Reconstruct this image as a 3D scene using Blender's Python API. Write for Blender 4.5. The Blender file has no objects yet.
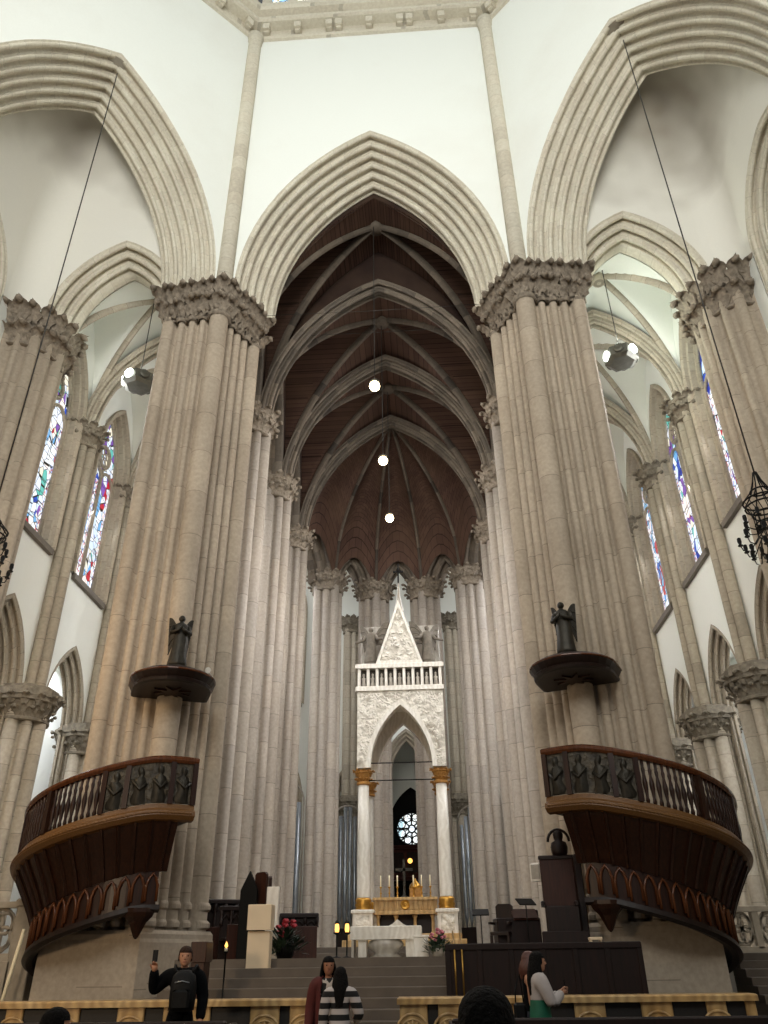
import bpy, math, random
from mathutils import Vector, Matrix, noise
random.seed(7)
PI=math.pi; S2=2**-.5
C=bpy.context.scene.collection
def sgn(v): return -1 if v<0 else 1
def lerp(a,b,t): return a+(b-a)*t
# ------------------------------------------------------------------ materials
def sr(h):
    h=h.lstrip('#'); v=[int(h[i:i+2],16)/255 for i in (0,2,4)]
    return tuple((c/12.92 if c<=.04045 else ((c+.055)/1.055)**2.4) for c in v)+(1,)
class NT:
    def __init__(s,name):
        s.m=bpy.data.materials.new(name); s.m.use_nodes=True; s.t=s.m.node_tree; s.n=s.t.nodes; s.l=s.t.links
        s.b=s.n['Principled BSDF']
    def new(s,t,**k):
        o=s.n.new(t)
        for a,v in k.items(): setattr(o,a,v)
        return o
    def link(s,a,b): s.l.new(a,b)
    def math(s,op,a,b=None):
        o=s.new('ShaderNodeMath',operation=op)
        for i,v in enumerate((a,b)):
            if v is None: continue
            if isinstance(v,(int,float)): o.inputs[i].default_value=v
            else: s.link(v,o.inputs[i])
        return o.outputs[0]
    def mix(s,f,a,b,mode='MIX'):
        o=s.new('ShaderNodeMix',data_type='RGBA',blend_type=mode)
        for i,v in ((0,f),(6,a),(7,b)):
            if isinstance(v,(int,float)) or isinstance(v,tuple): o.inputs[i].default_value=v
            else: s.link(v,o.inputs[i])
        return o.outputs[2]
    def noise(s,scale,detail=3,vec=None,rough=.55):
        o=s.new('ShaderNodeTexNoise'); o.inputs['Scale'].default_value=scale; o.inputs['Detail'].default_value=detail
        o.inputs['Roughness'].default_value=rough
        if vec is None:
            vec=s.new('ShaderNodeNewGeometry').outputs['Position']
        s.link(vec,o.inputs['Vector']); return o.outputs['Fac']
    def ramp(s,f,stops,const=False):
        o=s.new('ShaderNodeValToRGB'); cr=o.color_ramp
        if const: cr.interpolation='CONSTANT'
        while len(cr.elements)<len(stops): cr.elements.new(.5)
        for e,(p,c) in zip(cr.elements,stops): e.position=p; e.color=c
        s.link(f,o.inputs[0]); return o.outputs[0]
    def bump(s,h,st=.3,d=.02):
        o=s.new('ShaderNodeBump'); o.inputs['Strength'].default_value=st; o.inputs['Distance'].default_value=d
        s.link(h,o.inputs['Height']); s.link(o.outputs[0],s.b.inputs['Normal'])
def plain(name,col,rough=.6,metal=0,var=.12,scale=6,bump=0,emit=None,es=0,spec=.5):
    t=NT(name); c=sr(col)
    d=tuple(x*(1-var) for x in c[:3])+(1,); e=tuple(min(1,x*(1+var)) for x in c[:3])+(1,)
    f=t.noise(scale); t.link(t.ramp(f,[(.3,d),(.7,e)]),t.b.inputs['Base Color'])
    t.b.inputs['Roughness'].default_value=rough; t.b.inputs['Metallic'].default_value=metal
    t.b.inputs['Specular IOR Level'].default_value=spec
    if bump: t.bump(f,bump)
    if emit: t.b.inputs['Emission Color'].default_value=sr(emit); t.b.inputs['Emission Strength'].default_value=es
    return t.m
def masonry(name,col,row=.95,joint=.02,var=.16,stain=.25,stain_col='#7d6d5c',jdark=.55):
    """stone laid in courses: U counts the shaft or block column, V is metres along it"""
    t=NT(name); uv=t.new('ShaderNodeUVMap'); sp=t.new('ShaderNodeSeparateXYZ'); t.link(uv.outputs[0],sp.inputs[0])
    cell=t.math('FLOOR',sp.outputs[0])
    wn=t.new('ShaderNodeTexWhiteNoise',noise_dimensions='1D'); t.link(cell,wn.inputs['W'])
    v=t.math('ADD',t.math('DIVIDE',sp.outputs[1],row),wn.outputs['Value'])
    rowi=t.math('FLOOR',v); fr=t.math('FRACT',v)
    cmb=t.new('ShaderNodeCombineXYZ'); t.link(cell,cmb.inputs[0]); t.link(rowi,cmb.inputs[1])
    w2=t.new('ShaderNodeTexWhiteNoise',noise_dimensions='2D'); t.link(cmb.outputs[0],w2.inputs['Vector'])
    c=sr(col); lo=tuple(x*(1-var) for x in c[:3])+(1,); hi=tuple(min(1,x*(1+var*.7)) for x in c[:3])+(1,)
    base=t.ramp(w2.outputs['Value'],[(0,lo),(1,hi)])
    pink=t.mix(.4,base,sr('#b0a08d'),'MIX')
    w3=t.new('ShaderNodeTexWhiteNoise',noise_dimensions='3D'); t.link(cmb.outputs[0],w3.inputs['Vector'])
    base=t.mix(t.math('MULTIPLY',w3.outputs['Value'],.7),base,pink)
    n1=t.noise(.45,4); base=t.mix(t.math('MULTIPLY',t.ramp(n1,[(.45,(0,0,0,1)),(.75,(1,1,1,1))]),stain),base,sr(stain_col))
    n2=t.noise(9,4); base=t.mix(.18,base,t.ramp(n2,[(.3,(.25,.23,.2,1)),(.7,(.9,.88,.85,1))]),'OVERLAY')
    jm=t.math('LESS_THAN',fr,joint/row)
    base=t.mix(t.math('MULTIPLY',jm,jdark),base,sr('#5a5148'))
    t.link(base,t.b.inputs['Base Color']); t.b.inputs['Roughness'].default_value=.8
    t.b.inputs['Specular IOR Level'].default_value=.25
    t.bump(n2,.15,.01)
    return t.m
def plaster(name,col,stain=.15,stain_col='#b9a994'):
    t=NT(name); n1=t.noise(.22,5); n2=t.noise(14,2)
    b=t.mix(t.math('MULTIPLY',t.ramp(n1,[(.5,(0,0,0,1)),(.8,(1,1,1,1))]),stain),sr(col),sr(stain_col))
    b=t.mix(.05,b,t.ramp(n2,[(.3,(.6,.6,.6,1)),(.7,(1,1,1,1))]),'MULTIPLY')
    t.link(b,t.b.inputs['Base Color']); t.b.inputs['Roughness'].default_value=.85; t.b.inputs['Specular IOR Level'].default_value=.2
    return t.m
def brickvault(name):
    t=NT(name); uv=t.new('ShaderNodeUVMap'); br=t.new('ShaderNodeTexBrick'); t.link(uv.outputs[0],br.inputs['Vector'])
    br.inputs['Color1'].default_value=sr('#5a4339'); br.inputs['Color2'].default_value=sr('#49352d'); br.inputs['Mortar'].default_value=sr('#2c1f1a')
    br.inputs['Scale'].default_value=1; br.inputs['Brick Width'].default_value=.5; br.inputs['Row Height'].default_value=.22; br.inputs['Mortar Size'].default_value=.012
    n=t.noise(.5,4); b=t.mix(t.ramp(n,[(.35,(0,0,0,1)),(.75,(.4,.4,.4,1))]),br.outputs['Color'],sr('#65503f'))
    t.link(b,t.b.inputs['Base Color']); t.b.inputs['Roughness'].default_value=.85; t.b.inputs['Specular IOR Level'].default_value=.2
    return t.m
def wood(name,c1,c2,rough=.35,scale=2.5,axis=2,spec=.3):
    t=NT(name); g=t.new('ShaderNodeTexCoord'); mp=t.new('ShaderNodeMapping'); t.link(g.outputs['Object'],mp.inputs[0])
    sc=[9,9,9]; sc[axis]=.8; mp.inputs['Scale'].default_value=sc
    f=t.noise(scale,5,mp.outputs[0],.6)
    t.link(t.ramp(f,[(.25,sr(c1)),(.72,sr(c2))]),t.b.inputs['Base Color'])
    t.b.inputs['Roughness'].default_value=rough; t.b.inputs['Specular IOR Level'].default_value=spec; t.bump(f,.12,.01); return t.m
def marble(name,c1,c2,c3,scale=2.2,rough=.3):
    t=NT(name); f=t.noise(scale,6,rough=.65); w=t.new('ShaderNodeTexWave'); w.inputs['Scale'].default_value=scale*.6; w.inputs['Distortion'].default_value=9; w.inputs['Detail'].default_value=4
    g=t.new('ShaderNodeNewGeometry'); t.link(g.outputs['Position'],w.inputs['Vector'])
    b=t.mix(w.outputs['Fac'],t.ramp(f,[(.3,sr(c1)),(.7,sr(c2))]),t.mix(.5,sr(c3),t.ramp(f,[(.3,sr(c1)),(.7,sr(c2))])))
    t.link(b,t.b.inputs['Base Color']); t.b.inputs['Roughness'].default_value=rough; return t.m
def relief(name,col,scale=9,st=1.0,dist=.05,dark='#6f675a'):
    """carved figure relief"""
    t=NT(name); co=t.new('ShaderNodeTexCoord').outputs['Object']
    nz=t.new('ShaderNodeTexNoise'); nz.inputs['Scale'].default_value=scale*.8; t.link(co,nz.inputs['Vector'])
    mx=t.new('ShaderNodeMix',data_type='VECTOR'); mx.inputs[0].default_value=.22
    t.link(co,mx.inputs[4]); t.link(nz.outputs['Color'],mx.inputs[5])
    v=t.new('ShaderNodeTexVoronoi',feature='SMOOTH_F1'); v.inputs['Scale'].default_value=scale; t.link(mx.outputs[1],v.inputs['Vector'])
    n=t.noise(scale*2.2,4,co); h=t.math('SUBTRACT',t.math('MULTIPLY',n,.6),t.math('MULTIPLY',v.outputs['Distance'],1.6))
    t.link(t.mix(t.ramp(v.outputs['Distance'],[(.35,(0,0,0,1)),(.75,(1,1,1,1))]),sr(col),sr(dark)),t.b.inputs['Base Color'])
    t.b.inputs['Roughness'].default_value=.6; t.bump(h,st,dist); return t.m
def glassmat(name,seed,es=1.25,palette=None,border=True):
    """leaded stained glass lit from outside; UV in metres, (0,0) = foot of the light"""
    t=NT(name); uv=t.new('ShaderNodeUVMap').outputs[0]
    v=t.new('ShaderNodeTexVoronoi',voronoi_dimensions='3D'); v.inputs['Scale'].default_value=2.1; 
    mp=t.new('ShaderNodeMapping'); mp.inputs['Location'].default_value=(seed*3.7,seed*1.3,seed); mp.inputs['Scale'].default_value=(1.5,1,1); t.link(uv,mp.inputs[0]); t.link(mp.outputs[0],v.inputs['Vector'])
    sp=t.new('ShaderNodeSeparateColor'); t.link(v.outputs['Color'],sp.inputs[0])
    # broad zones of colour up the light, made of single panes
    n=t.new('ShaderNodeTexVoronoi'); n.inputs['Scale'].default_value=.62; t.link(mp.outputs[0],n.inputs['Vector'])
    sn=t.new('ShaderNodeSeparateColor'); t.link(n.outputs['Color'],sn.inputs[0])
    pal=palette or ['#dfe9f6','#e9eff8','#20379c','#2b4fb6','#e8eef8','#cfe0f0','#6fa8d6','#eef2f6','#f0ebe8','#b81f34','#efe6e2','#e6e9f2','#7a52a8','#dfe6f2','#5fb8ae','#e9e4d2']
    f=t.math('FRACT',t.math('ADD',t.math('MULTIPLY',sn.outputs[1],2.7),t.math('MULTIPLY',sp.outputs[0],.3)))
    col=t.ramp(f,[(i/len(pal),sr(c)) for i,c in enumerate(pal)],True)
    small=t.new('ShaderNodeTexVoronoi'); small.inputs['Scale'].default_value=9; t.link(mp.outputs[0],small.inputs['Vector'])
    s2=t.new('ShaderNodeSeparateColor'); t.link(small.outputs['Color'],s2.inputs[0])
    bcol=t.ramp(s2.outputs[1],[(0,sr('#f3f3f6')),(.45,sr('#d9c6cf')),(.6,sr('#a8b8de')),(.8,sr('#b85a62')),(.9,sr('#eceae0'))],True)
    e=t.new('ShaderNodeTexVoronoi',feature='DISTANCE_TO_EDGE'); e.inputs['Scale'].default_value=2.1; t.link(mp.outputs[0],e.inputs['Vector'])
    lead=t.math('GREATER_THAN',e.outputs['Distance'],.03)
    if border:
        at=t.new('ShaderNodeAttribute',attribute_name='edge'); bm=t.math('GREATER_THAN',at.outputs['Fac'],.5); col=t.mix(bm,col,bcol)
    xyz=t.new('ShaderNodeSeparateXYZ'); t.link(uv,xyz.inputs[0])
    bars=t.math('GREATER_THAN',t.math('FRACT',t.math('MULTIPLY',xyz.outputs[1],1.9)),.05)
    k=t.math('MULTIPLY',lead,bars)
    col=t.mix(k,sr('#15130f'),col)
    t.link(col,t.b.inputs['Emission Color']); t.b.inputs['Emission Strength'].default_value=es
    t.link(t.mix(.8,col,(.01,.01,.01,1)),t.b.inputs['Base Color']); t.b.inputs['Roughness'].default_value=.25
    return t.m
M={}
M['stone']=masonry('grey_stone_courses','#aa9d8c',row=1.5,stain=.3,var=.12)
M['stone_choir']=masonry('choir_pier_stone','#a39a90',row=1.3,stain=.2,var=.1,stain_col='#857b72')
M['stone_fine']=masonry('arch_stone_courses','#cdc7b6',row=.75,stain=.14,var=.09,jdark=.3)
M['stone_dark']=masonry('aisle_stone_courses','#a39b8b',row=.8,stain=.2)
M['rib']=masonry('rib_stone','#a8a192',row=.7,stain=.12)
M['carved']=plain('carved_capital_stone','#83786a',.85,var=.35,scale=7,bump=.5,spec=.2)
M['carved_dark']=plain('carved_aisle_capital_stone','#80786a',.85,var=.3,scale=7,bump=.5,spec=.2)
M['plaster']=plaster('white_wall_plaster','#e9ebe4')
def height_toned_plaster(name,col,upper_col):
    """white plaster blended to brown towards the crown along an irregular noise edge"""
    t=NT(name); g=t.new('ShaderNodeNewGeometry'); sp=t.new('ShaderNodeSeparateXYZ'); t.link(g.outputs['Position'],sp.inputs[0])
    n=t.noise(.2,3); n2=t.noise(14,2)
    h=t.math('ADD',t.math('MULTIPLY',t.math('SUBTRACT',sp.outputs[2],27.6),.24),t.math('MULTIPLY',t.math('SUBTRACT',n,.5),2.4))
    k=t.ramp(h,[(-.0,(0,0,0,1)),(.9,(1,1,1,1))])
    b=t.mix(t.math('MULTIPLY',k,.95),sr(col),sr(upper_col)); b=t.mix(.05,b,t.ramp(n2,[(.3,(.6,.6,.6,1)),(.7,(1,1,1,1))]),'MULTIPLY')
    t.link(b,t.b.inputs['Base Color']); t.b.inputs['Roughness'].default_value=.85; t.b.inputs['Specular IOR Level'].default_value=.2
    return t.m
M['plaster_brown_top']=height_toned_plaster('plaster_browner_above','#dedbd1','#847a6b')
M['plaster_warm']=plaster('cream_vault_plaster','#d7d2c4',.22)
M['vaultbrick']=brickvault('brown_brick_vault')
M['choirdiag']=masonry('choir_diagonal_rib_stone','#3f3933',row=.7,stain=.15)
M['choirrib']=masonry('choir_rib_stone','#554e46',row=.7,stain=.15)
M['sill']=plain('slate_sill','#6e675e',.7)
M['floor_pale']=marble('choir_floor_stone','#b5ad9f','#c9c2b5','#9c9385',.8,.4)
M['floor']=marble('nave_floor_stone','#6d6355','#7f7566','#554d43',.8,.35)
M['step']=plain('grey_step_stone','#574c41',.6,var=.15,scale=3)
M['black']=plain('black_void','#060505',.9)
# ------------------------------------------------------------------ mesh builder
class MB:
    def __init__(s): s.v=[]; s.f=[]; s.uv=[]; s.sm=[]; s.edge=None
    def vert(s,p): s.v.append(tuple(p)); return len(s.v)-1
    def face(s,idx,uv=None,smooth=False):
        s.f.append(tuple(idx)); s.uv.append(uv or [(0,0)]*len(idx)); s.sm.append(smooth)
    def quad(s,a,b,c,d,uv=None,smooth=False):
        s.face([s.vert(p) for p in (a,b,c,d)],uv,smooth)
    def poly(s,pts,uv=None): s.face([s.vert(p) for p in pts],uv)
    def grid(s,rows,closed_u=False,closed_v=False,us=None,vs=None,smooth=True,cap0=False,cap1=False,flip=False):
        """rows[j][i] points"""
        nj=len(rows); ni=len(rows[0]); b=len(s.v)
        for r in rows:
            for p in r: s.v.append(tuple(p))
        us=us or list(range(ni+1)); vs=vs or list(range(nj+1))
        for j in range(nj if closed_v else nj-1):
            for i in range(ni if closed_u else ni-1):
                i2=(i+1)%ni; j2=(j+1)%nj
                q=[b+j*ni+i,b+j*ni+i2,b+j2*ni+i2,b+j2*ni+i]
                um=(us[i]+us[i+1])/2 if False else None
                u=[(us[i],vs[j]),(us[i+1],vs[j]),(us[i+1],vs[j+1]),(us[i],vs[j+1])]
                if flip: q=q[::-1]; u=u[::-1]
                s.face(q,u,smooth)
        if cap0: s.face([b+i for i in range(ni)][::-1 if not flip else 1])
        if cap1: s.face([b+(nj-1)*ni+i for i in range(ni)][::1 if not flip else -1])
    def box(s,x0,x1,y0,y1,z0,z1,mat=None):
        p=[(x0,y0,z0),(x1,y0,z0),(x1,y1,z0),(x0,y1,z0),(x0,y0,z1),(x1,y0,z1),(x1,y1,z1),(x0,y1,z1)]
        if mat is not None: p=[tuple(mat@Vector(q)) for q in p]
        b=len(s.v); s.v+=p
        dx,dy,dz=abs(x1-x0),abs(y1-y0),abs(z1-z0)
        for f,w,h in (((0,3,2,1),dx,dy),((4,5,6,7),dx,dy),((0,1,5,4),dx,dz),((1,2,6,5),dy,dz),((2,3,7,6),dx,dz),((3,0,4,7),dy,dz)):
            s.face([b+i for i in f],[(0,0),(w,0),(w,h),(0,h)])
    def bbox(s,x0,x1,y0,y1,z0,z1,c=.02,mat=None):
        """box with chamfered vertical edges and top"""
        pl=lambda x0,x1,y0,y1,c:[(x0+c,y0),(x1-c,y0),(x1,y0+c),(x1,y1-c),(x1-c,y1),(x0+c,y1),(x0,y1-c),(x0,y0+c)]
        a=pl(x0,x1,y0,y1,c); t=pl(x0+c,x1-c,y0+c,y1-c,c)
        rows=[[(x,y,z0) for x,y in a],[(x,y,z1-c) for x,y in a],[(x,y,z1) for x,y in t]]
        if mat is not None: rows=[[tuple(mat@Vector(p)) for p in r] for r in rows]
        s.grid(rows,True,smooth=False,cap0=True,cap1=True)
    def prism(s,poly,z0,z1,us=None,smooth=False,caps=True,zs=None,vz=True):
        n=len(poly); zz=zs or [z0,z1]
        rows=[[(x,y,z) for x,y in poly] for z in zz]
        s.grid(rows,True,us=us,vs=[z for z in zz]+[0],smooth=smooth,cap0=caps,cap1=caps)
    def lathe(s,prof,c=(0,0,0),n=16,a0=0,a1=2*PI,smooth=True,caps=True,sx=1,sy=1):
        full=abs(a1-a0-2*PI)<1e-6; k=n if full else n+1
        rows=[]; L=[0]
        for j,(r,z) in enumerate(prof):
            rows.append([(c[0]+sx*r*math.cos(a0+(a1-a0)*i/n),c[1]+sy*r*math.sin(a0+(a1-a0)*i/n),c[2]+z) for i in range(k)])
        s.grid(rows,full,vs=[z for r,z in prof]+[0],us=[0]*(k+1),smooth=smooth,cap0=caps,cap1=caps)
    def tube(s,path,r,n=6,caps=True,closed=False,smooth=True):
        P=[Vector(p) for p in path]; rows=[]; up=None; m=len(P)
        rr=r if isinstance(r,(list,tuple)) else [r]*m
        d=0; vs=[]
        for i,p in enumerate(P):
            a=P[(i-1)%m] if closed else P[max(i-1,0)]; b=P[(i+1)%m] if closed else P[min(i+1,m-1)]
            t=(b-a).normalized()
            if up is None: up=Vector((0,0,1)) if abs(t.z)<.9 else Vector((1,0,0))
            x=t.cross(up); 
            if x.length<1e-4: x=t.cross(Vector((1,.3,0)))
            x.normalize(); y=x.cross(t).normalized(); up=y
            rows.append([tuple(p+rr[i]*(math.cos(2*PI*k/n)*x+math.sin(2*PI*k/n)*y)) for k in range(n)])
            vs.append(d); d+=(P[min(i+1,m-1)]-p).length
        s.grid(rows,True,closed_v=closed,vs=vs+[d],us=[0]*(n+1),smooth=smooth,cap0=caps and not closed,cap1=caps and not closed)
    def sweep(s,path,prof,upv=(0,0,1),closed_prof=True,smooth=False,us=None,caps=True):
        """prof [(side,up)] swept along path, side horizontal"""
        P=[Vector(p) for p in path]; rows=[]; vs=[]; d=0
        for i,p in enumerate(P):
            t=(P[min(i+1,len(P)-1)]-P[max(i-1,0)]).normalized(); x=t.cross(Vector(upv)).normalized(); y=x.cross(t).normalized()
            rows.append([tuple(p+a*x+b*y) for a,b in prof]); vs.append(d)
            if i+1<len(P): d+=(P[i+1]-p).length
        s.grid(rows,closed_prof,vs=vs+[d],us=us or [0]*(len(prof)+1),smooth=smooth,cap0=caps,cap1=caps)
    def ball(s,c,r,n=8,m=6,sc=(1,1,1),rot=None,jit=0):
        rows=[]
        for j in range(m+1):
            a=-PI/2+PI*j/m; rr=max(math.cos(a),1e-3)
            row=[]
            for i in range(n):
                p=Vector((r*sc[0]*rr*math.cos(2*PI*i/n),r*sc[1]*rr*math.sin(2*PI*i/n),r*sc[2]*math.sin(a)))
                if jit: p*=1+random.uniform(-jit,jit)
                if rot: p=rot@p
                row.append((c[0]+p.x,c[1]+p.y,c[2]+p.z))
            rows.append(row)
        s.grid(rows,True,smooth=True)
    def add(s,o,mat=None):
        b=len(s.v); s.v+=[tuple(mat@Vector(p)) for p in o.v] if mat is not None else o.v
        for f,u,k in zip(o.f,o.uv,o.sm): s.f.append(tuple(b+i for i in f)); s.uv.append(u); s.sm.append(k)
    def build(s,name,mat,parent=None,label=None,loc=None,rot=None):
        me=bpy.data.meshes.new(name); me.from_pydata(s.v,[],s.f); me.update()
        uvl=me.uv_layers.new(name='UVMap')
        flat=[]; 
        for u in s.uv:
            for a in u: flat+= [a[0],a[1]]
        uvl.data.foreach_set('uv',flat)
        me.polygons.foreach_set('use_smooth',s.sm)
        if s.edge is not None:
            at=me.attributes.new('edge','FLOAT','POINT'); at.data.foreach_set('value',s.edge+[0]*(len(s.v)-len(s.edge)))
        me.materials.append(M[mat] if isinstance(mat,str) else mat)
        o=bpy.data.objects.new(name,me); C.objects.link(o)
        if parent is not None: o.parent=parent
        if label: o['label']=label
        if loc: o.location=loc
        if rot is not None: o.rotation_euler=(0,0,rot)
        return o
CUR=[None]
def thing(name,label,cat,loc=(0,0,0),rz=0,group=None):
    o=bpy.data.objects.new(name,None); C.objects.link(o); CUR[0]=o; o.empty_display_size=.2
    o.location=loc; o.rotation_euler=(0,0,rz); o['label']=label; o['category']=cat
    if group: o['group']=group
    return o
def tag(o,label,cat,group=None,kind=None):
    o['label']=label; o['category']=cat
    if group: o['group']=group
    if kind: o['kind']=kind
    return o
def struct(o,label=None):
    if o.parent is None: o['kind']='structure'
    if label: o['label']=label
    return o
def dup(root,loc=None,rz=None,label=None,group=None,parent=None,mirror=False):
    r=root.copy(); C.objects.link(r)
    if loc is not None: r.location=loc
    if rz is not None: r.rotation_euler=(0,0,rz)
    if label: r['label']=label
    if group: r['group']=group
    if parent is not None: r.parent=parent
    if mirror: r.scale=(-1,1,1)
    for ch in list(root.children): dup(ch,parent=r)
    return r
# trims are numbered as the setting's rule asks
TR=[0]
def trim(mb,mat,label=None,parent=None,**k):
    TR[0]+=1; return struct(mb.build('trim_%d'%TR[0],mat,parent,**k),label)
# ------------------------------------------------------------------ gothic geometry
def arch_pts(hw,rise,d=0,n=14):
    """pointed arch, offset d inward: points (x,z) from right springing over the apex to the left"""
    R=(hw*hw+rise*rise)/(2*hw); r=R-d; c=hw-R
    th=math.acos(max(-1,min(1,-c/r)))
    right=[(c+r*math.cos(th*i/n),r*math.sin(th*i/n)) for i in range(n+1)]
    return right+[(-x,z) for x,z in right[-2::-1]]
def rolls(D,E,n,roll=.62,seg=7,fillet=True):
    """stepped order profile from (0,0) to (D,E): n rolls with hollows; returns [(d,e)], ids"""
    pts=[(0,0)]; ids=[0]
    for k in range(n):
        a0=k/n; a1=(k+1)/n
        ax,ay=D*a0,E*a0; bx,by=D*a1,E*a1
        w=D/n; h=E/n
        # fillet, roll, then a deep hollow before the next order
        pts.append((ax+w*.16,ay)); ids.append(2*k)
        cx,cy=ax+w*.60,ay+h*.34
        for q in range(seg):
            an=-PI*.95+(PI*1.35)*q/(seg-1)
            pts.append((cx+w*.40*math.cos(an),cy+h*.30*math.sin(an))); ids.append(2*k+1)
        pts.append((ax+w*.42,ay+h*.80)); ids.append(2*k+2)
        pts.append((ax+w*.62,ay+h*1.02)); ids.append(2*k+2)
        pts.append((bx-w*.04,by)); ids.append(2*k+2)
    pts.append((D,E)); ids.append(2*n)
    pts.append((D,E+.45)); ids.append(2*n+1)
    return pts,ids
def arch_mould(mb,hw,rise,prof,ids,fr,n=16,z0=0,uoff=0):
    """fr(x,e,z)->world"""
    rows=[]; 
    cols=[arch_pts(hw,rise,d,n) for d,e in prof]; m=len(cols[0]); L=0; vs=[]
    for i in range(m):
        rows.append([fr(cols[k][i][0],prof[k][1],z0+cols[k][i][1]) for k in range(len(prof))]); vs.append(L)
        if i+1<m: L+=math.dist(cols[0][i],cols[0][i+1])
    us=[i+.5+uoff for i in ids]+[0]
    # per-face cell id: use id of the leading point on both sides so that a block never straddles
    b=len(mb.v); ni=len(prof)
    for r in rows: mb.v+= [tuple(p) for p in r]
    for j in range(m-1):
        for i in range(ni-1):
            u=us[i+1]
            mb.face([b+j*ni+i,b+j*ni+i+1,b+(j+1)*ni+i+1,b+(j+1)*ni+i],[(u,vs[j]),(u,vs[j]),(u,vs[j+1]),(u,vs[j+1])],True)
def wall_over_arch(mb,hw,rise,xa,xb,z0,zt,fr,d=0,e=0,n=16):
    """wall face with a pointed opening; opening springs at z0"""
    pts=arch_pts(hw,rise,d,n); 
    R=[(x,z0+z) for x,z in pts]
    for (x1,z1),(x2,z2) in zip(R,R[1:]):
        mb.quad(fr(x1,e,z1),fr(x2,e,z2),fr(x2,e,zt),fr(x1,e,zt))
    h=hw-d
    if xb>h: mb.quad(fr(h,e,z0),fr(h,e,zt),fr(xb,e,zt),fr(xb,e,z0))
    if xa<-h: mb.quad(fr(-h,e,z0),fr(xa,e,z0),fr(xa,e,zt),fr(-h,e,zt))
def leaf(m,x,y,z,a,s,lean=.5):
    """curling lobed stone leaf rooted at (x,y,z), facing direction a, s tall"""
    ca,sa=math.cos(a),math.sin(a); tw=random.uniform(-.25,.25); rows=[]; back=[]
    for k in range(8):
        u=k/7; ang=u*1.9*lean*1.6; o=s*1.0*(1-math.cos(ang))/1.4+s*.05; h=s*(math.sin(min(ang,2.2))/1.0*.62+u*.38)
        w=s*.30*(.45+.9*math.sin(PI*min(1,u*.92+.05))**.8)*(1+.3*math.cos(u*16))
        r=[];b=[]
        for q in range(5):
            v=(q-2)/2; fold=-abs(v)**1.3*s*.16+.05*s*math.cos(v*6)
            lx=o+fold; ly=v*w+tw*s*u*.4
            r.append((x+ca*lx-sa*ly,y+sa*lx+ca*ly,z+h-abs(v)*s*.10)); lx-=s*.10
            b.append((x+ca*lx-sa*ly*.9,y+sa*lx+ca*ly*.9,z+h-abs(v)*s*.10-s*.05))
        rows.append(r); back.append(b)
    m.grid(rows,smooth=True); m.grid(back,smooth=True,flip=True)
    m.grid([[r[0] for r in rows],[r[0] for r in back]],smooth=False); m.grid([[r[-1] for r in back],[r[-1] for r in rows]],smooth=False); m.grid([rows[-1],back[-1]],smooth=False)
    tip=rows[-2][2]; m.ball((tip[0]-ca*.06*s,tip[1]-sa*.06*s,tip[2]-.10*s),s*.2,7,5,(.9,1.2,.8),None,.15)
def foliage(m,path,z0,z1,out,n,size=.22,normals=None):
    """two tiers of carved leaves along a plan path"""
    L=[0]
    for a,b in zip(path,path[1:]): L.append(L[-1]+math.dist(a,b))
    T=L[-1]
    for row in range(2):
        zc=(z0-.08,lerp(z0,z1,.46))[row]; o=(-.02,out+.06)[row]
        for k in range(n):
            s=(k+.5*(row%2)+.25+random.uniform(-.12,.12))/n*T
            s=min(max(s,0),T-1e-3)
            j=max(i for i in range(len(L)) if L[i]<=s); j=min(j,len(path)-2); t=(s-L[j])/max(L[j+1]-L[j],1e-6)
            x=lerp(path[j][0],path[j+1][0],t); y=lerp(path[j][1],path[j+1][1],t)
            nx,ny=normals(x,y) if normals else (0,0)
            leaf(m,x+nx*o,y+ny*o,zc+random.uniform(-.04,.04),math.atan2(ny,nx)+random.uniform(-.25,.25),(z1-z0)*random.uniform(.46,.58))
            m.ball((x+nx*(o+.05),y+ny*(o+.05),zc+random.uniform(.1,.4)),size*random.uniform(.35,.6),7,5,(.8,.9,1.1),None,.2)
WN=[0]
M['glass_drum']=glassmat('drum_glass',99,2.0,['#f2f0e2','#e7c64a','#8fb8d8','#f2f0e2','#dfe6ee'],False)
# ================================================================== THE SETTING
OC=Vector((0,6.84,0)); VL=Vector((-5.45,20,0))
ZC=23.1                                   # springing of the crossing arches
def rotO(p,a):
    q=Matrix.Rotation(a,3,'Z')@(Vector(p)-OC)+OC; return q
# floor and stepped presbytery -------------------------------------------------
m=MB(); m.box(-24,24,-12,60,-.3,0); struct(m.build('floor','floor'))
PZ=1.66                                   # presbytery landing
m=MB()
m.box(-4.0,4.9,18.2,22.6,.0,PZ); struct(m.build('floor_presbytery','step'))
m=MB(); m.box(-12.2,12.2,22.6,51.0,0,PZ); struct(m.build('floor_choir','floor_pale'))
st=thing('altar_steps','wide flight of worn grey stone steps rising from the rail to the altar','steps',(0,18.2,0))
for k in range(9):
    z=PZ*(k+1)/10; y=-.30*(9-k)
    m=MB(); x0=-4.45 if k<6 else -4.0 if k<7 else -3.3; m.bbox(x0,1.75,y-.02,.35+0,z-PZ/10,z,.012); m.build('step','step',st)
st2=thing('sanctuary_steps','short flight of dark steps behind the altar table up to the canopy altar','steps',(0,28.9,PZ))
for k in range(2):
    m=MB(); m.bbox(-3.6,4.2,.35*k,6.8,.17*k,.17*(k+1),.012); m.build('step','step',st2)

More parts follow.
